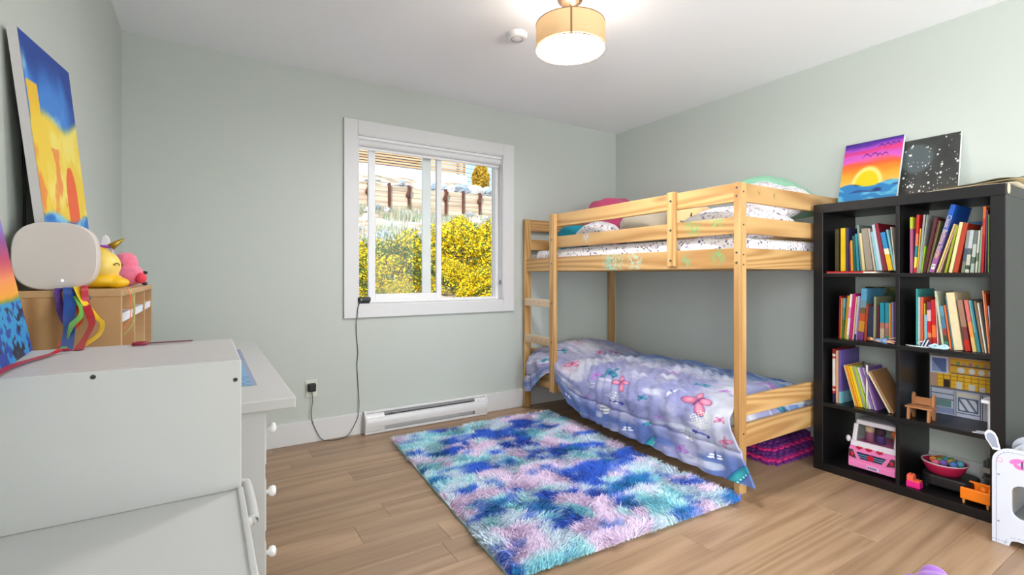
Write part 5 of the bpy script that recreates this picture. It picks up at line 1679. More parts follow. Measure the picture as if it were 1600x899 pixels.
canvas('painted sunset over a blue sea on a small canvas atop the bookcase', (3.160, 1.418, 1.4905), (0, -1, 0), (0.118, 0, 0.395), .290, .398, fn_sunset)
canvas('black starry night canvas leaning behind the sunset picture', (3.232, 1.165, 1.4905), (0, -1, 0), (0.058, 0, 0.345), .272, .347, fn_night, depth=.018)
m_paper = M('kraft_paper', (206, 194, 170), .8, .06, 12)
for i, (y0, y1, x0, x1, dz, cu, rgb, nm) in enumerate(((.625, .93, 2.95, 3.20, 0, .006, (214, 202, 178), 'cream'), (.60, .90, 2.96, 3.22, .005, .010, (180, 160, 120), 'tan'),
                                              (.58, .87, 2.98, 3.24, .012, .016, (110, 116, 100), 'grey-green'), (.59, .80, 3.0, 3.2, .022, .022, (190, 186, 170), 'pale grey'))):
    nu_, nv_ = 14, 10
    u = np.linspace(0, 1, nu_)[:, None] * np.ones((1, nv_)); v = np.linspace(0, 1, nv_)[None, :] * np.ones((nu_, 1))
    P = np.stack([x0 + (x1 - x0) * u, y0 + (y1 - y0) * v, KZ + .0015 + dz + cu * (np.sin(v * 3.1 + i)) ** 2 * (1 - v) + .004 * np.sin(u * 6 + i) * (1 - v) + .003], -1)
    MB().grid(P).build('paper_sheet', M('paper_%d' % i, rgb, .8, .06, 12), smooth=True, solid=.0014,
                       label='%s curled sheet, %s of the loose papers on top of the bookcase' % (nm, ['lowest', 'second', 'third', 'topmost'][i]), cat='paper', group='papers on the bookcase')
t = thing('wooden_tag', 'pale oval wooden tag hanging over the top corner of the bookcase', 'tag', (2.94, .640, 1.44))
MB().prism([(2.948 + .010 * math.cos(k * math.pi / 10), 1.468 + .022 * math.sin(k * math.pi / 10)) for k in range(20)], 'Y', .640, .6465).build('disc', M('pale_wood_disc', (222, 210, 180), .6, .08), t, bevel=.001)
MB().tube([(2.948, .6432, 1.486), (2.950, .6432, 1.4925), (2.96, .66, 1.493), (2.985, .70, 1.4925)], .0012, 6).build('string', m_paper, t)

# ------------------------------------------------------------------ doll cot at the right edge, purple toy
ct_ = thing('doll_cot', 'white wooden doll cot with a dashed border at the right edge of the room', 'doll cot', (2.95, .40, 0))
m_cot = M('cot_white', (206, 211, 226), .45, .01)


def cot_panel(x0, x1):
    y1, y0, zt = .648, .17, .392
    out = []
    out += [(y1, 0), (y1, zt - .06)]
    for k in range(1, 7):
        a_ = R(90 * k / 6)
        out.append((y1 - .06 + .06 * math.cos(a_), zt - .06 + .06 * math.sin(a_)))
    for k in range(0, 7):
        a_ = R(90 + 90 * k / 6)
        out.append((y0 + .06 + .06 * math.cos(a_), zt - .06 + .06 * math.sin(a_)))
    out += [(y0, 0), (y0 + .055, 0), (y0 + .06, .02), (y0 + .08, .028), (y1 - .075, .028), (y1 - .057, .022), (y1 - .05, 0)]
    bm = bmesh.new()
    vo = [bm.verts.new((x0, y, z)) for y, z in out]
    hole = rrect(y1 - y0 - .115, .135, .032, 5, (y0 + y1) / 2 - .0, .185)
    vi = [bm.verts.new((x0, y, z)) for y, z in hole]
    eo = [bm.edges.new((vo[i], vo[(i + 1) % len(vo)])) for i in range(len(vo))]
    ei = [bm.edges.new((vi[i], vi[(i + 1) % len(vi)])) for i in range(len(vi))]
    bmesh.ops.triangle_fill(bm, use_beauty=True, edges=eo + ei)
    r_ = bmesh.ops.extrude_face_region(bm, geom=bm.faces[:])
    for e in r_['geom']:
        if isinstance(e, bmesh.types.BMVert):
            e.co.x = x1
    bmesh.ops.recalc_face_normals(bm, faces=bm.faces)
    bm.verts.index_update()
    mb = MB(); mb.v = [tuple(v.co) for v in bm.verts]; mb.f = [tuple(v.index for v in f.verts) for f in bm.faces]
    bm.free()
    return mb, out


pm, outl = cot_panel(2.741, 2.753)
fp = pm.build('side_panel', m_cot, ct_, bevel=.001, seg=1)
pm, _ = cot_panel(3.010, 3.022)
pm.build('side_panel', m_cot, ct_, bevel=.001, seg=1)
for y_ in (.185, .605):
    MB().box(2.753, 3.010, y_, y_ + .010, .10, .36).build('end_panel', m_cot, ct_, bevel=.001)
MB().box(2.753, 3.010, .19, .615, .085, .097).build('base_board', M('cot_grey', (150, 156, 164), .6), ct_)
# printed dashes along the border of the front panel
m_dash = M('dash_print', (120, 128, 160), .6)
cen = Vector((.409, .2))
path = [Vector(p) for p in outl]
ds = MB()
acc = 0
for i in range(len(path)):
    a_, b_ = path[i], path[(i + 1) % len(path)]
    L_ = (b_ - a_).length
    n_ = max(1, int(L_ / .0075))
    d_ = (b_ - a_) / L_
    nrm = Vector((-d_.y, d_.x))
    for k in range(n_):
        q = a_ + d_ * (k + .5) * L_ / n_ + nrm * .013
        e_ = d_ * .0022; f_ = nrm * .0011
        pts = [q - e_ - f_, q + e_ - f_, q + e_ + f_, q - e_ + f_]
        ds.add([(2.7406, p_.x, p_.y) for p_ in pts] + [(2.7409, p_.x, p_.y) for p_ in pts], [(0, 1, 2, 3), (7, 6, 5, 4), (0, 4, 5, 1), (1, 5, 6, 2), (2, 6, 7, 3), (3, 7, 4, 0)])
ds.build('dashed_border', m_dash, fp, kind='stuff')


def flat_ell(parent, nm, y_, z_, ry, rz, mat, ang=0, x_=2.7405, th=.0005):
    pts = []
    for k in range(20):
        a_ = 2 * math.pi * k / 20
        p_ = Matrix.Rotation(ang, 2) @ Vector((ry * math.cos(a_), rz * math.sin(a_)))
        pts.append((y_ + p_.x, z_ + p_.y))
    return MB().prism(pts, 'X', x_ - th, x_).build(nm, mat, parent)


m_bfp = M('print_pink', (240, 120, 190), .6)
for (dy, dz_, a_, ry, rz) in ((.018, .012, -.5, .020, .010), (-.016, .014, .6, .018, .010), (.012, -.008, .5, .013, .008), (-.010, -.008, -.6, .013, .008)):
    flat_ell(fp, 'butterfly_wing', .560 + dy, .335 + dz_, ry, rz, m_bfp, a_)
flat_ell(fp, 'butterfly_body', .560, .338, .003, .016, M('print_plum', (110, 50, 120), .6), 0, 2.7399)
flat_ell(fp, 'swirl', .624, .340, .010, .010, M('print_rose', (244, 170, 200), .6))
flat_ell(fp, 'swirl', .624, .340, .006, .006, m_cot, 0, 2.7399)
for z_ in (.28, .09):
    flat_ell(fp, 'screw', .628, z_, .004, .003, m_dash)
# grey bird-shaped ornament clipped over the corner, yellow cloth in the cot
t = thing('bird_ornament', 'flat grey and white feather-shaped ornament standing in the cot corner', 'ornament', (2.757, .64, .34))
fe = [(.650 , .372), (.660, .392), (.672, .412), (.675, .432), (.668, .446), (.655, .449), (.643, .440), (.636, .424), (.632, .405), (.628, .386), (.626, .372)]
MB().prism(fe, 'X', 2.757, 2.763).build('plate', M('ornament_white', (226, 228, 236), .5), t, bevel=.001)
fi = [(.6505 + (y_ - .6505) * .74, .412 + (z_ - .412) * .74) for y_, z_ in fe]
MB().prism(fi, 'X', 2.7562, 2.757).build('inner_print', M('ornament_grey', (150, 158, 180), .6), t)
cl = thing('yellow_cloth', 'crumpled yellow cloth stuffed in the doll cot', 'cloth', (2.87, .5, .10))
soft_box((2.88, .47, .25), (.105, .115, .155), 40, 24, .75, .03, 33, fq=14).build('cloth', M('yellow_knit', (226, 180, 30), .9, .2, 20, .6, 90), cl, smooth=True)
soft_box((2.83, .50, .375), (.04, .05, .03), 20, 12, .8, .01, 35).build('fold', M('brown_lining', (90, 56, 26), .9), cl, smooth=True)

pp = thing('purple_plush', 'smooth purple plush toy lying on the floor in the foreground', 'plush toy', (2.11, .59, 0))
pb = MB().ell((2.055, .61, .050), (.062, .075, .050), 24, 16).ell((2.105, .640, .052), (.040, .044, .048), 20, 14).ell((2.055, .685, .030), (.05, .036, .030), 20, 14).ell((2.02, .52, .04), (.05, .05, .04), 20, 14)
pb.build('body', M('purple_velour', (148, 88, 188), .8, .05, 20, sheen=.4), pp, remesh=.006)

# ------------------------------------------------------------------ desk at the left wall
DZ = .75
dk = thing('desk', 'white desk with a drawer pedestal along the left wall', 'desk', (-.08, 2.15, 0))
MB().box(XL + .016, .218, 1.487, 2.832, DZ - .032, DZ).build('desk_top', m_white, dk, bevel=.004)
MB().box(-.345, .142, 1.502, 1.980, 0.0, DZ - .032).build('pedestal', m_white, dk, bevel=.002)
MB().box(-.345, .142, 2.775, 2.800, 0.0, DZ - .032).build('end_panel', m_white, dk, bevel=.002)
MB().box(-.345, -.327, 1.980, 2.775, .35, DZ - .032).build('back_panel', m_white, dk)
m_knob = M('white_ceramic', (238, 238, 238), .18, .01, coat=.6)
for zk in (.645, .460, .283, .105):
    d_ = MB().box(.136, .1455, 1.512, 1.970, zk - .080, zk + .062).build('drawer', m_white, dk, bevel=.002)
    for yk in (1.585, 1.895):
        MB().lathe([(.007, .1455), (.006, .156), (.014, .162), (.016, .170), (.012, .177), (.0, .179)], (0, yk, zk), 18, 'X').build('knob', m_knob, d_, smooth=True)


def fn_sheet(u, v):
    c = np.ones(u.shape + (3,)) * np.array((140, 190, 226.0)) * (.94 + .12 * fbm(u * 6, v * 9, 3))[..., None]
    ru = (u > .84) & (((v * 40) % 1) < .3)
    c = mixc(c, (90, 120, 160), ru.astype(float)); c = mixc(c, (150, 160, 190), ((u > .955)).astype(float))
    bx = (u > .35) & (u < .66) & (v > .46) & (v < .56)
    c = mixc(c, (232, 236, 240), bx.astype(float))
    c = mixc(c, (120, 130, 150), (bx & (np.abs(v - .51) < .012) & (u > .42)).astype(float))
    c = mixc(c, (232, 236, 240), ((u > .80) & (u < .87) & (v > .16) & (v < .22)).astype(float))
    return mixc(c, (232, 236, 240), ((u < .35) & (v > .78) & (v < .83)).astype(float))


t = thing('desk_sheet', 'blue printed activity sheet lying flat on the white desk', 'paper', (.05, 2.05, DZ))
MB().box(-.14, .138, 1.70, 2.56, DZ + .0003, DZ + .0012).build('sheet', M('sheet_paper', (214, 222, 230), .6), t)
painted_panel('sheet_print', (-.14, 1.70, DZ + .0013), (1, 0, 0), (0, 1, 0), .278, .86, fn_sheet, t, 90, 160)

# ------------------------------------------------------------------ dresser in the left foreground, shelf box on it
HX = .050
dr = thing('dresser', 'low white dresser in the left foreground with long bar handles', 'dresser', (-.17, .8, 0))
MB().box(XL + .016, HX - .018, .30, 1.195, 0.0, .732).build('body', m_white, dr, bevel=.002)
MB().box(XL + .016, HX, .295, 1.197, .732, .750).build('top_board', m_white, dr, bevel=.003)
MB().box(HX - .006, HX + .002, .295, .888, .744, .7545).build('edge_lip', m_white, dr, bevel=.002)
for z0, z1 in ((.545, .724), (.36, .538), (.175, .353), (.02, .168)):
    d_ = MB().box(HX - .018, HX, .305, 1.190, z0, z1).build('drawer', m_white, dr, bevel=.002)
    zc = z0 + .118
    for (ya, yb) in ((.955, 1.150), (.36, .555)):
        h_ = MB().tube(smooth_path([(HX - .001, ya, zc), (HX + .018, ya + .006, zc), (HX + .024, ya + .022, zc), (HX + .024, yb - .022, zc), (HX + .018, yb - .006, zc), (HX - .001, yb, zc)], 5), .0085, 10)
        h_.build('handle', m_white, d_, smooth=True)
hb = thing('shelf_box', 'plain white shelf box standing on the dresser, screw heads showing', 'shelf', (-.17, 1.04, .75))
MB().box(XL + .016, HX, .889, .907, .750, .956).build('back_panel', m_white, hb, bevel=.002)
MB().box(XL + .016, HX, .907, 1.197, .940, .956).build('top_board', m_white, hb, bevel=.003)
MB().box(XL + .016, HX, .907, 1.197, .7505, .764).build('bottom_board', m_white, hb, bevel=.002)
MB().box(HX - .016, HX, .907, 1.197, .764, .940).build('side_board', m_white, hb, bevel=.002)
MB().box(XL + .016, XL + .032, .907, 1.197, .764, .940).build('side_board', m_white, hb, bevel=.002)
for (x_, z_) in ((-.1317, .9482), (.0415, .925)):
    MB().lathe([(.0032, .8882), (.0032, .890)], (x_, 0, z_), 12, 'Y').build('screw', M('screw_dark', (70, 70, 70), .4, metal=.6), hb)

# pine wall-storage unit standing on the desk
PX, PY0, PY1, PZ0, PZ1 = -.170, 1.505, 2.32, .7505, 1.055
pu = thing('pine_storage', 'pine storage unit with white runners standing on the desk', 'storage unit', (-.27, 1.9, DZ))
m_p2x = M_wood('raw_pine_x', (218, 178, 132), (180, 130, 84), 'X', rings=18, rough=.6)
m_p2 = M_wood('raw_pine_y', (222, 190, 146), (190, 146, 100), 'Y', rings=18, rough=.6)
MB().box(XL + .004, PX, PY0, PY0 + .016, PZ0, PZ1 - .016).build('side_panel', M_wood('raw_pine_z', (206, 162, 114), (160, 110, 66), 'Z', rings=70, rough=.6), pu, bevel=.002)
MB().box(XL + .004, PX, PY1 - .016, PY1, PZ0, PZ1 - .016).build('side_panel', m_p2x, pu, bevel=.002)
MB().box(XL + .004, PX, PY0, PY1, PZ1 - .016, PZ1).build('top_board', m_p2, pu, bevel=.002)
MB().box(XL + .004, PX, PY0 + .016, PY1 - .016, PZ0, PZ0 + .014).build('bottom_board', m_p2, pu, bevel=.002)
MB().box(XL + .004, XL + .010, PY0 + .016, PY1 - .016, PZ0 + .014, PZ1 - .016).build('back_board', m_p2, pu)
for y_ in (1.765, 2.035):
    MB().box(XL + .010, PX, y_, y_ + .016, PZ0 + .014, PZ1 - .016).build('partition', m_p2x, pu, bevel=.001)
m_run = M('runner_white', (232, 234, 240), .4)
for (a_, b_) in ((PY0 + .016, 1.765), (1.781, 2.035), (2.051, PY1 - .016)):
    for z_ in (.985, .80):
        MB().box(XL + .020, PX - .004, b_ - .018, b_, z_, z_ + .010).build('runner', m_run, pu)
        MB().box(XL + .020, PX - .004, a_, a_ + .018, z_, z_ + .010).build('runner', m_run, pu)
        MB().box(PX - .012, PX - .003, a_ + .018, b_ - .018, z_ - .012, z_ + .010).build('tray_lip', m_run, pu, bevel=.002)
MB().lathe([(.007, PY0 - .001), (.006, PY0 + .002)], (-.2325, 0, 1.038), 14, 'Y').build('screw_cap', M('screw_steel', (150, 146, 140), .4, metal=.7), pu)

# mesh router
rt = thing('wifi_router', 'white rounded wifi router with a small blue light on the pine unit', 'router', (-.295, 1.56, 1.055))
m_rt = M('router_white', (216, 206, 200), .4, .01)
cxr, czr = -.295, 1.1355


def sup(w, h, e, n=48):
    o_ = []
    for k in range(n):
        a_ = 2 * math.pi * k / n
        ca, sa = math.cos(a_), math.sin(a_)
        o_.append((math.copysign(abs(ca) ** e, ca) * w, math.copysign(abs(sa) ** e, sa) * h))
    return o_


rings = [(.96, 1.536), (.99, 1.538), (1.0, 1.543), (1.0, 1.575), (.97, 1.590), (.85, 1.600)]
mb = MB()
for k, (s_, y_) in enumerate(rings):
    mb.v += [(cxr + x_ * s_, y_, czr + z_ * s_) for x_, z_ in sup(.0765, .0800, .70)]
nn_ = 48
for k in range(len(rings) - 1):
    for i in range(nn_):
        j = (i + 1) % nn_
        mb.f.append((k * nn_ + i, (k + 1) * nn_ + i, (k + 1) * nn_ + j, k * nn_ + j))
mb.f.append(tuple(range(nn_))); mb.f.append(tuple(range((len(rings) - 1) * nn_ + nn_ - 1, (len(rings) - 1) * nn_ - 1, -1)))
mb.build('housing', m_rt, rt, auto=30)
MB().lathe([(.0019, 1.5352), (.0019, 1.537)], (-.283, 0, 1.0785), 12, 'Y').build('status_light', M('led_blue_white', (220, 230, 255), .4, emit=(200, 220, 255), estr=6), rt)
MB().tube(smooth_path([(-.33, 1.598, 1.09), (-.345, 1.61, 1.10), (-.374, 1.66, 1.18), (-.378, 1.67, 1.30), (-.379, 1.665, 1.40), (-.378, 1.64, 1.48)], 8), .0026, 8).build('power_lead', m_black, rt, smooth=True)

# yellow animal night light
nl = thing('night_light', 'yellow animal-shaped night light with a smiling face on the pine unit', 'night light', (-.262, 1.77, 1.055))
m_yl = M('yellow_silicone', (240, 190, 10), .4, .03, 6, sss=.0)
b_ = MB().ell((-.262, 1.77, 1.112), (.056, .056, .062), 28, 18).ell((-.262, 1.77, 1.077), (.066, .064, .024), 28, 14, power=.8)
b_.ell((-.210, 1.735, 1.070), (.026, .018, .015), 16, 10).ell((-.210, 1.80, 1.070), (.026, .018, .015), 16, 10)
for s_ in (-1, 1):
    b_.lathe([(.022, 1.140), (.015, 1.165), (.006, 1.190), (.001, 1.200)], (-.278, 1.77 + s_ * .040, 0), 14)
b_.build('body', m_yl, nl, remesh=.003)
MB().ell((-.238, 1.752, 1.118), (.0395, .047, .042), 24, 16).build('face', M('pale_yellow_silicone', (248, 214, 110), .4, .02), nl, smooth=True)
MB().tube(smooth_path([(-.2105, 1.716, 1.118), (-.2065, 1.717, 1.1235), (-.2018, 1.722, 1.1235), (-.1995, 1.728, 1.118)], 5), .0014, 6).build('eye', M('brown_ink', (110, 80, 20), .6), nl)
MB().tube(smooth_path([(-.1985, 1.766, 1.118), (-.1980, 1.772, 1.1235), (-.1990, 1.780, 1.1235), (-.2020, 1.786, 1.118)], 5), .0014, 6).build('eye', M('brown_ink', (110, 80, 20), .6), nl)

# unicorn headband standing behind the night light
ub = thing('unicorn_headband', 'unicorn headband with gold horn, white ear and purple bow behind the night light', 'headband', (-.25, 1.87, 1.055))
arc = [(-.252 + .034 * math.cos(R(a_)), 1.87, 1.056 + .128 * max(0, math.sin(R(a_)))) for a_ in range(0, 181, 12)]
MB().tube(arc, .0028, 8).build('band', M('band_lilac', (222, 190, 220), .6), ub, smooth=True)
MB().lathe([(.011, 0), (.008, .016), (.004, .032), (.0005, .044)], (0, 0, 0), 14).rot(R(50), 'Y', (0, 0, 0)).move((-.236, 1.87, 1.176)).build('horn', M('gold_glitter', (176, 146, 50), .35, .3, 200, metal=.6), ub, smooth=True)
MB().prism([(-.262, 1.180), (-.236, 1.180), (-.240, 1.203), (-.249, 1.212), (-.257, 1.203)], 'Y', 1.867, 1.873).build('ear', M('ear_white', (232, 228, 236), .7), ub, bevel=.002)
MB().tube([(-.274, 1.866, 1.176), (-.238, 1.864, 1.176)], .0045, 8).build('bow', M('bow_purple', (150, 60, 170), .6), ub, smooth=True)
MB().ell((-.276, 1.866, 1.178), (.008, .007, .008), 12, 8).build('pompom', M('pom_navy', (20, 60, 90), .8), ub, smooth=True)

# pink plush
pk = thing('pink_plush', 'fluffy pink plush toy at the far end of the pine unit', 'plush toy', (-.215, 2.05, 1.055))
q_ = MB().ell((-.215, 2.05, 1.092), (.046, .046, .036), 26, 16, noise=.16, seed=4).ell((-.222, 2.05, 1.135), (.034, .034, .032), 24, 14, noise=.16, seed=6)
q_.build('body', M('pink_fur', (240, 120, 150), .9, .18, 40, .6, 160, sheen=.4), pk, remesh=.004)
MB().ell((-.178, 2.020, 1.082), (.016, .016, .018), 14, 10, noise=.1, seed=2).build('muzzle', M('coral_fur', (236, 70, 90), .9, .1), pk, smooth=True)
for (x_, y_, z_) in ((-.170, 2.05, 1.100), (-.172, 2.075, 1.063)):
    MB().ell((x_, y_, z_), (.008, .009, .006), 12, 8).build('hoof', m_black, pk, smooth=True)

# ribbons draped over the pine unit
def ribbon(label, pts, width, rgb, wdir=(1, 0, 0), tw=0.0, n=10):
    path = smooth_path(pts, n)
    V_ = []
    for i, p in enumerate(path):
        s_ = i / (len(path) - 1)
        d_ = Matrix.Rotation(tw * math.sin(s_ * 6.0), 3, 'Z') @ Vector(wdir)
        V_.append([tuple(p - d_ * width / 2), tuple(p + d_ * width / 2)])
    P_ = np.array(V_)
    return MB().grid(P_).build('ribbon', M('satin_' + '_'.join(map(str, rgb)), rgb, .45, .05, 30), solid=.0007, label=label, cat='ribbon', group='satin ribbons hanging from the pine unit')


zt = 1.0575
ribbon('purple satin ribbon, leftmost of those hanging over the pine unit', [(-.285, 1.55, zt), (-.284, 1.503, zt + .002), (-.281, 1.494, 1.03), (-.270, 1.47, .995), (-.250, 1.42, .968), (-.235, 1.34, .958)], .014, (70, 20, 120), tw=.7)
ribbon('broad blue satin ribbon hanging straight down the pine unit', [(-.268, 1.55, zt + .001), (-.266, 1.504, zt + .004), (-.262, 1.492, 1.04), (-.254, 1.44, 1.00), (-.240, 1.36, .975), (-.215, 1.20, .9585), (-.212, 1.15, .9575)], .021, (20, 70, 150), tw=.35)
ribbon('green satin ribbon curling beside the blue one', [(-.252, 1.50, 1.045), (-.240, 1.47, 1.02), (-.232, 1.42, 1.0), (-.236, 1.36, .985), (-.226, 1.26, .962), (-.214, 1.17, .9582)], .013, (100, 170, 70), tw=1.2)
ribbon('yellow satin ribbon arching down the pine unit', [(-.258, 1.56, zt + .002), (-.252, 1.504, zt + .005), (-.240, 1.490, 1.035), (-.212, 1.46, .995), (-.192, 1.40, .985), (-.186, 1.32, .968), (-.194, 1.20, .9585)], .014, (240, 196, 20), tw=.9)
ribbon('red satin ribbon hanging at the right of the bunch', [(-.245, 1.56, zt + .003), (-.238, 1.504, zt + .007), (-.234, 1.490, 1.03), (-.220, 1.45, 1.0), (-.204, 1.36, .985), (-.196, 1.24, .968), (-.190, 1.145, .9583)], .015, (176, 10, 40), tw=.8)
ribbon('orange satin ribbon at the back of the bunch', [(-.247, 1.498, 1.02), (-.240, 1.47, 1.0), (-.236, 1.42, .985), (-.238, 1.33, .968), (-.226, 1.22, .9585)], .012, (236, 70, 30), tw=.6)
ribbon('long crimson ribbon trailing across the shelf box to the left', [(-.200, 1.130, .9590), (-.206, 1.115, .9650), (-.214, 1.105, .9600), (-.222, 1.06, .9600), (-.232, 1.00, .9605), (-.235, .945, .9600), (-.232, .90, .9605)], .011, (190, 14, 50), wdir=(1, .2, 0), tw=.25)
ribbon('orange ribbon loop hanging on the open side of the pine unit', [(-.166, 1.56, zt + .001), (-.160, 1.558, 1.045), (-.156, 1.55, 1.01), (-.158, 1.535, .98), (-.166, 1.515, .962)], .012, (246, 90, 30), wdir=(0, 1, 0))
ribbon('lime ribbon loop hanging beside the orange loop', [(-.164, 1.60, zt + .0005), (-.158, 1.595, 1.04), (-.152, 1.59, 1.0), (-.155, 1.56, .965), (-.166, 1.515, .945)], .009, (150, 205, 80), wdir=(0, 1, 0))

# red scissors at the back of the shelf box
sc = thing('scissors', 'red-handled scissors lying at the back edge of the shelf box', 'scissors', (-.06, 1.185, .956))
mrd = M('scissor_red', (150, 20, 50), .4)
for dy in (0, .014):
    cx_, cy_ = -.105, 1.183 - dy
    MB().tube([(cx_ + .010 * math.cos(R(a_)), cy_ + .0065 * math.sin(R(a_)), .9595) for a_ in range(0, 361, 20)], .0028, 6).build('grip', mrd, sc, smooth=True)
MB().box(-.096, -.020, 1.180, 1.184, .9575, .9592, rot=(0, 0, .03)).build('blade', mrd, sc, bevel=.0004)
MB().box(-.096, -.020, 1.172, 1.176, .9592, .9608, rot=(0, 0, -.02)).build('blade', M('scissor_dark', (110, 60, 80), .35), sc, bevel=.0004)

# ------------------------------------------------------------------ canvases on the left
def fn_castle(u, v):
    c = np.ones(u.shape + (3,)) * np.array((240, 206, 60.0))
    c = mixc(c, (246, 226, 110), sstep(.45, .65, fbm(u * 4, v * 5, 3)))
    sky = sstep(-.03, .03, v - (.70 + .04 * (u - .5) + .03 * np.sin(u * 7)))
    cs = mixc(np.ones(u.shape + (3,)) * np.array((60, 130, 214.)), (150, 200, 236), sstep(.45, .65, fbm(u * 3, v * 6, 9)))
    cs = mixc(cs, (8, 60, 150), sstep(.80, .98, v + (fbm(u * 5, v * 5, 21) - .5) * .2) + sstep(.7, 1.0, u) * .9)
    tower = (u > .02) & (u < .20) & (v < .82)
    cs = mixc(cs, (236, 190, 40), tower.astype(float))
    c = c * (1 - sky[..., None]) + cs * sky[..., None]
    c = mixc(c, (236, 130, 60), sstep(.58, .7, fbm(u * 5 + 4, v * 6, 13)) * (v < .58) * (u < .55) * .8)
    dd = ((u - .66) / .13) ** 2 + (np.maximum(v - .36, 0) / .15) ** 2
    c = mixc(c, (236, 100, 50), ((dd < 1) & (v > .22)).astype(float))
    sea = sstep(.015, -.015, v - (.30 - .06 * u + .02 * np.sin(u * 8)))
    cw = mixc(np.ones(u.shape + (3,)) * np.array((130, 196, 236.)), (20, 110, 200), sstep(.42, .6, fbm(u * 4, v * 14, 33)))
    return c * (1 - sea[..., None]) + cw * sea[..., None]


def fn_leaf(u, v):
    stops = [(0, (20, 140, 206)), (.36, (30, 150, 210)), (.375, (150, 150, 40)), (.40, (250, 170, 40)), (.5, (250, 150, 90)), (.62, (200, 60, 100)), (.75, (150, 70, 150)), (.85, (130, 120, 210)), (1, (240, 90, 110))]
    v = np.clip(v * 1.9, 0, 1)
    w = v + (fbm(u * 3, v * 4, 5) - .5) * .05
    xs_ = [s_[0] for s_ in stops]
    c = np.stack([np.interp(w, xs_, [s_[1][i_] for s_ in stops]) for i_ in range(3)], -1)
    yl_ = sstep(.55, .2, u) * np.exp(-((v - .42) / .07) ** 2)
    c = mixc(c, (255, 240, 150), yl_)
    lf = (fbm(u * 16 + v * 8, v * 18 - u * 5, 23, 2) > .56) & (v < .345)
    c = mixc(c, (16, 60, 160), lf.astype(float))
    lf = (fbm(u * 15 + v * 9 + 5, v * 17 - u * 6, 29, 2) > .66) & (v < .33)
    return mixc(c, (14, 24, 60), lf.astype(float))


canvas('tall canvas of a yellow sandcastle under a blue sky leaning on the left wall', (-.312, 1.614, 1.0560), (0, math.cos(R(8)), math.sin(R(8))), (-.078, -math.sin(R(8)), math.cos(R(8))), .50, .605, fn_castle, side=(206, 202, 202))
canvas('canvas of a sunset over blue leaves leaning at the left edge of the shelf box', (-.227, .800, .9565), (-.034, .398, 0), (-.085, 0, .48), .400, .49, fn_leaf, side=(60, 120, 170))

# ------------------------------------------------------------------ ceiling light and smoke detector
LX, LY = 1.508, 1.862
cl_ = thing('ceiling_light', 'drum ceiling light with a tan fabric shade and frosted disc, switched on', 'ceiling light', (LX, LY, ZC))
m_br = M('brushed_bronze', (150, 124, 106), .32, .05, metal=.9)
MB().lathe([(.0, ZC - .030), (.022, ZC - .029), (.045, ZC - .022), (.060, ZC - .010), (.064, ZC)], (LX, LY, 0), 32).build('canopy', m_br, cl_, smooth=True)
MB().lathe([(.0055, ZC - .125), (.0055, ZC - .028)], (LX, LY, 0), 12).build('stem', m_br, cl_, smooth=True)


def m_shade():
    m, N, L, P = new_mat('tan_linen_shade')
    out = N['Material Output']
    tc = N.new('ShaderNodeTexCoord')
    nz = N.new('ShaderNodeTexNoise'); nz.inputs['Scale'].default_value = 400
    L.new(tc.outputs['Object'], nz.inputs['Vector'])
    cr = N.new('ShaderNodeValToRGB')
    cr.color_ramp.elements[0].color = lin((196, 164, 124)); cr.color_ramp.elements[1].color = lin((214, 184, 144))
    L.new(nz.outputs['Fac'], cr.inputs['Fac'])
    df = N.new('ShaderNodeBsdfDiffuse'); tr = N.new('ShaderNodeBsdfTranslucent')
    L.new(cr.outputs['Color'], df.inputs['Color']); L.new(cr.outputs['Color'], tr.inputs['Color'])
    mx = N.new('ShaderNodeMixShader'); mx.inputs[0].default_value = 0.09
    L.new(df.outputs[0], mx.inputs[1]); L.new(tr.outputs[0], mx.inputs[2])
    L.new(mx.outputs[0], out.inputs['Surface'])
    return m


SB, ST, SR = 2.190, 2.310, .1665
sh = MB().lathe([(SR, SB), (SR, ST)], (LX, LY, 0), 64)
sh.f = sh.f[:-2]
sh.build('shade', m_shade(), cl_, smooth=True)
m_tr = M('shade_trim', (140, 108, 74), .6)
for z_ in (SB, ST):
    MB().lathe([(SR - .001, z_ - .002), (SR + .0014, z_ - .002), (SR + .0014, z_ + .002), (SR - .001, z_ + .002)], (LX, LY, 0), 64, closed=True).build('trim_ring', m_tr, cl_, smooth=True)
a_ = math.atan2(-LY, -LX) + .03
MB().box(LX + (SR + .0006) - .0008, LX + (SR + .0006) + .0008, LY - .0045, LY + .0045, SB, ST).rot(a_, 'Z', (LX, LY, 0)).build('seam', m_tr, cl_)
MB().lathe([(.0, SB + .002), (SR - .003, SB + .002), (SR - .003, SB + .005), (.0, SB + .005)], (LX, LY, 0), 48).build('diffuser_disc', M('frosted_disc', (250, 244, 232), .5, .0, emit=(252, 251, 252), estr=E_DISC), cl_)
MB().lathe([(.0, SB + .007), (SR - .0012, SB + .007), (SR - .0012, SB + .010), (.0, SB + .010)], (LX, LY, 0), 48).build('light_block_plate', M('light_block_white', (240, 238, 234), .6), cl_)  # hidden opaque plate added to stop the disc shining upwards
for k in range(3):
    an = a_ + .35 + k * 2.09
    MB().lathe([(.003, SB - .004), (.003, SB + .003)], (LX + (SR - .010) * math.cos(an), LY + (SR - .010) * math.sin(an), 0), 8).build('clip_screw', m_br, cl_)
for k in range(3):
    an = k * 2.094 + .4
    MB().tube([(LX, LY, ST - .004), (LX + (SR - .002) * math.cos(an), LY + (SR - .002) * math.sin(an), ST - .004)], .002, 6).build('spider_arm', m_br, cl_)
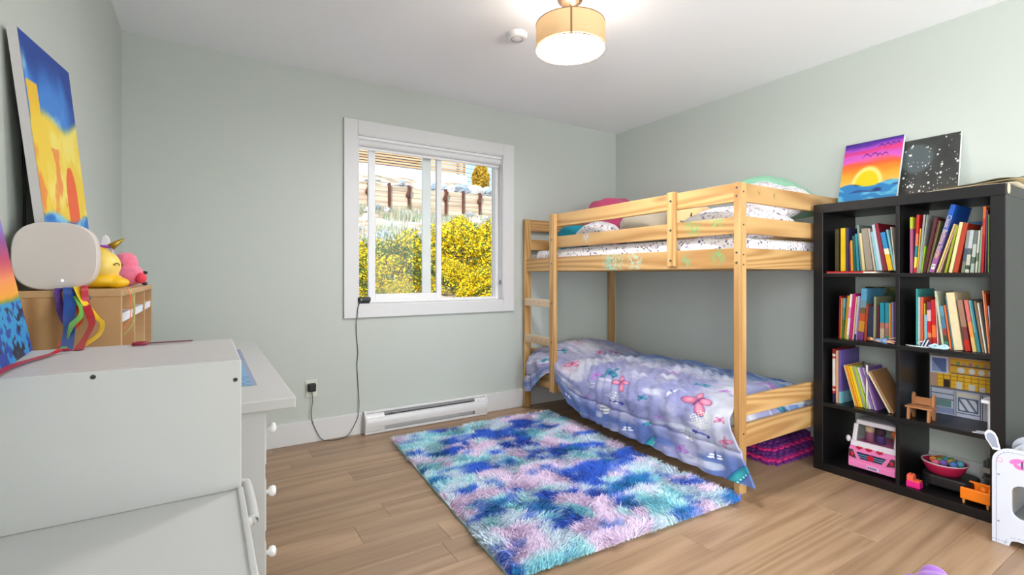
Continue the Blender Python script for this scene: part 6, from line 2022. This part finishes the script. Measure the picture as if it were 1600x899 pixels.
for k, s_ in enumerate((-1, 1)):
    bx_, by_ = LX + s_ * .060 * math.cos(R(20)), LY + s_ * .060 * math.sin(R(20))
    MB().lathe([(.0, SB + .040), (.018, SB + .045), (.026, SB + .062), (.018, SB + .082), (.012, SB + .100)], (bx_, by_, 0), 16).build('bulb', M('lit_bulb', (255, 244, 225), .4, 0, emit=(255, 232, 200), estr=2), cl_, smooth=True)
    add_light('bulb_light', 'POINT', (bx_, by_, SB + .092), (0, 0, 0), E_BULB, (1.0, .93, .84), shadow_soft_size=.02)
sd = thing('smoke_detector', 'round white smoke detector on the ceiling beside the lamp', 'smoke detector', (1.473, 2.286, ZC))
MB().lathe([(.058, ZC), (.058, ZC - .012), (.050, ZC - .026), (.034, ZC - .030), (.031, ZC - .026), (.028, ZC - .030), (.0, ZC - .033)], (1.473, 2.286, 0), 40).build('housing', m_vinyl, sd, auto=30)
MB().lathe([(.030, ZC - .0282), (.0335, ZC - .0282), (.0335, ZC - .0300), (.030, ZC - .0300)], (1.473, 2.286, 0), 40, closed=True).build('vent_ring', M('vent_grey', (130, 130, 132), .6), sd)

# ------------------------------------------------------------------ baseboard heater
ht = thing('baseboard_heater', 'long white electric baseboard heater under the window', 'heater', (1.4, 3.36, 0))
h0, h1, yf, yb = .925, 1.878, 3.335, 3.395
m_ht = M('heater_enamel', (222, 222, 224), .32, .01)
MB().prism([(yb, .012), (yb, .153), (yb - .022, .153), (yb - .040, .146), (yb - .030, .135), (yb - .012, .125), (yb - .012, .012)], 'X', h0 + .012, h1 - .012).build('back_housing', m_ht, ht)
MB().prism([(yf + .022, .116), (yf + .008, .112), (yf + .001, .098), (yf, .070), (yf + .004, .050), (yf + .012, .042), (yf + .016, .044), (yf + .008, .054), (yf + .005, .070), (yf + .006, .096), (yf + .012, .108), (yf + .024, .112)], 'X', h0 + .012, h1 - .012).build('front_panel', m_ht, ht, auto=30)
MB().box(h0 + .012, h1 - .012, yf + .012, yb - .012, .003, .018).build('base_tray', m_ht, ht)
for a_, b_ in ((h0, h0 + .014), (h1 - .014, h1)):
    MB().prism([(yb, .002), (yb, .155), (yb - .024, .155), (yf + .010, .128), (yf - .001, .100), (yf - .002, .060), (yf + .008, .020), (yf + .010, .002)], 'X', a_, b_).build('end_cap', m_ht, ht, bevel=.002)
for a_, b_ in ((h0 + .014, h0 + .135), (h1 - .110, h1 - .014)):
    MB().prism([(yb - .02, .148), (yf + .016, .128), (yf + .006, .112), (yf + .006, .046), (yf + .012, .020), (yb - .02, .020)], 'X', a_, b_).build('end_cover', m_ht, ht)
for k in range(44):
    x_ = h0 + .145 + k * .0158
    MB().box(x_, x_ + .0012, yf + .014, yb - .012, .050, .122).build('fin', M('fin_grey', (110, 110, 116), .5, metal=.5), ht)
MB().box(h1 - .085, h1 - .080, yf + .004, yf + .007, .118, .123).build('screw', M('screw_dark', (70, 70, 70), .4), ht)

# ------------------------------------------------------------------ outlet, charger, cable, camera on the window ledge
ou = thing('wall_outlet', 'off-white duplex wall outlet below the window wall, a charger plugged in', 'outlet', (.592, YW, .294))
m_ivory = M('outlet_ivory', (214, 220, 206), .4, .01)
MB().box(.556, .628, YW - .006, YW, .294, .409).build('cover_plate', m_ivory, ou, bevel=.003)
for z_ in (.330, .374):
    r_ = MB().prism(rrect(.034, .028, .008, 4, .592, z_), 'Y', YW - .0075, YW - .005).build('receptacle', m_ivory, ou)
    for dx in (-.006, .006):
        MB().box(.592 + dx - .001, .592 + dx + .001, YW - .0080, YW - .0070, z_ - .003, z_ + .006).build('slot', m_hole, r_)
ch = thing('charger', 'square black charger plug in the wall outlet with a long thin cable', 'charger', (.594, YW - .02, .33))
MB().box(.568, .618, YW - .036, YW - .0085, .333, .388).build('plug_body', m_black, ch, bevel=.009, seg=3)
yk = YW - .020
pts = [(.592, YW - .024, .334), (.594, YW - .022, .318), (.598, yk, .27), (.588, yk, .20), (.598, yk, .13), (.625, YW - .024, .06), (.655, YW - .030, .012), (.70, YW - .045, .0035), (.76, YW - .05, .0035), (.815, YW - .034, .010),
       (.858, YW - .022, .06), (.890, YW - .020, .13), (.898, YW - .014, .22), (.893, YW - .006, .34), (.886, YW - .006, .48), (.892, YW - .006, .56), (.884, YW - .006, .66), (.880, YW - .008, .74), (.881, YW - .024, .80), (.886, YW - .0245, .86), (.900, YW - .030, .91)]
MB().tube(smooth_path(pts, 8), .0024, 8).build('cable', M('dark_grey_cable', (62, 62, 60), .5), ch, smooth=True)
wc_ = thing('sensor_box', 'small black rounded camera box on the lower left corner of the window ledge', 'camera', (.935, YW, .898))
MB().box(.890, .975, YW - .034, YW + .006, .9075, .943).build('case', m_black, wc_, bevel=.010, seg=3)
MB().box(.895, .97, YW - .0155, YW + .004, .8975, .908).build('foot', m_black, wc_, bevel=.002)
MB().lathe([(.008, YW - .0365), (.010, YW - .033)], (.908, 0, .926), 16, 'Y').build('lens', M('dark_lens', (14, 16, 24), .1), wc_)
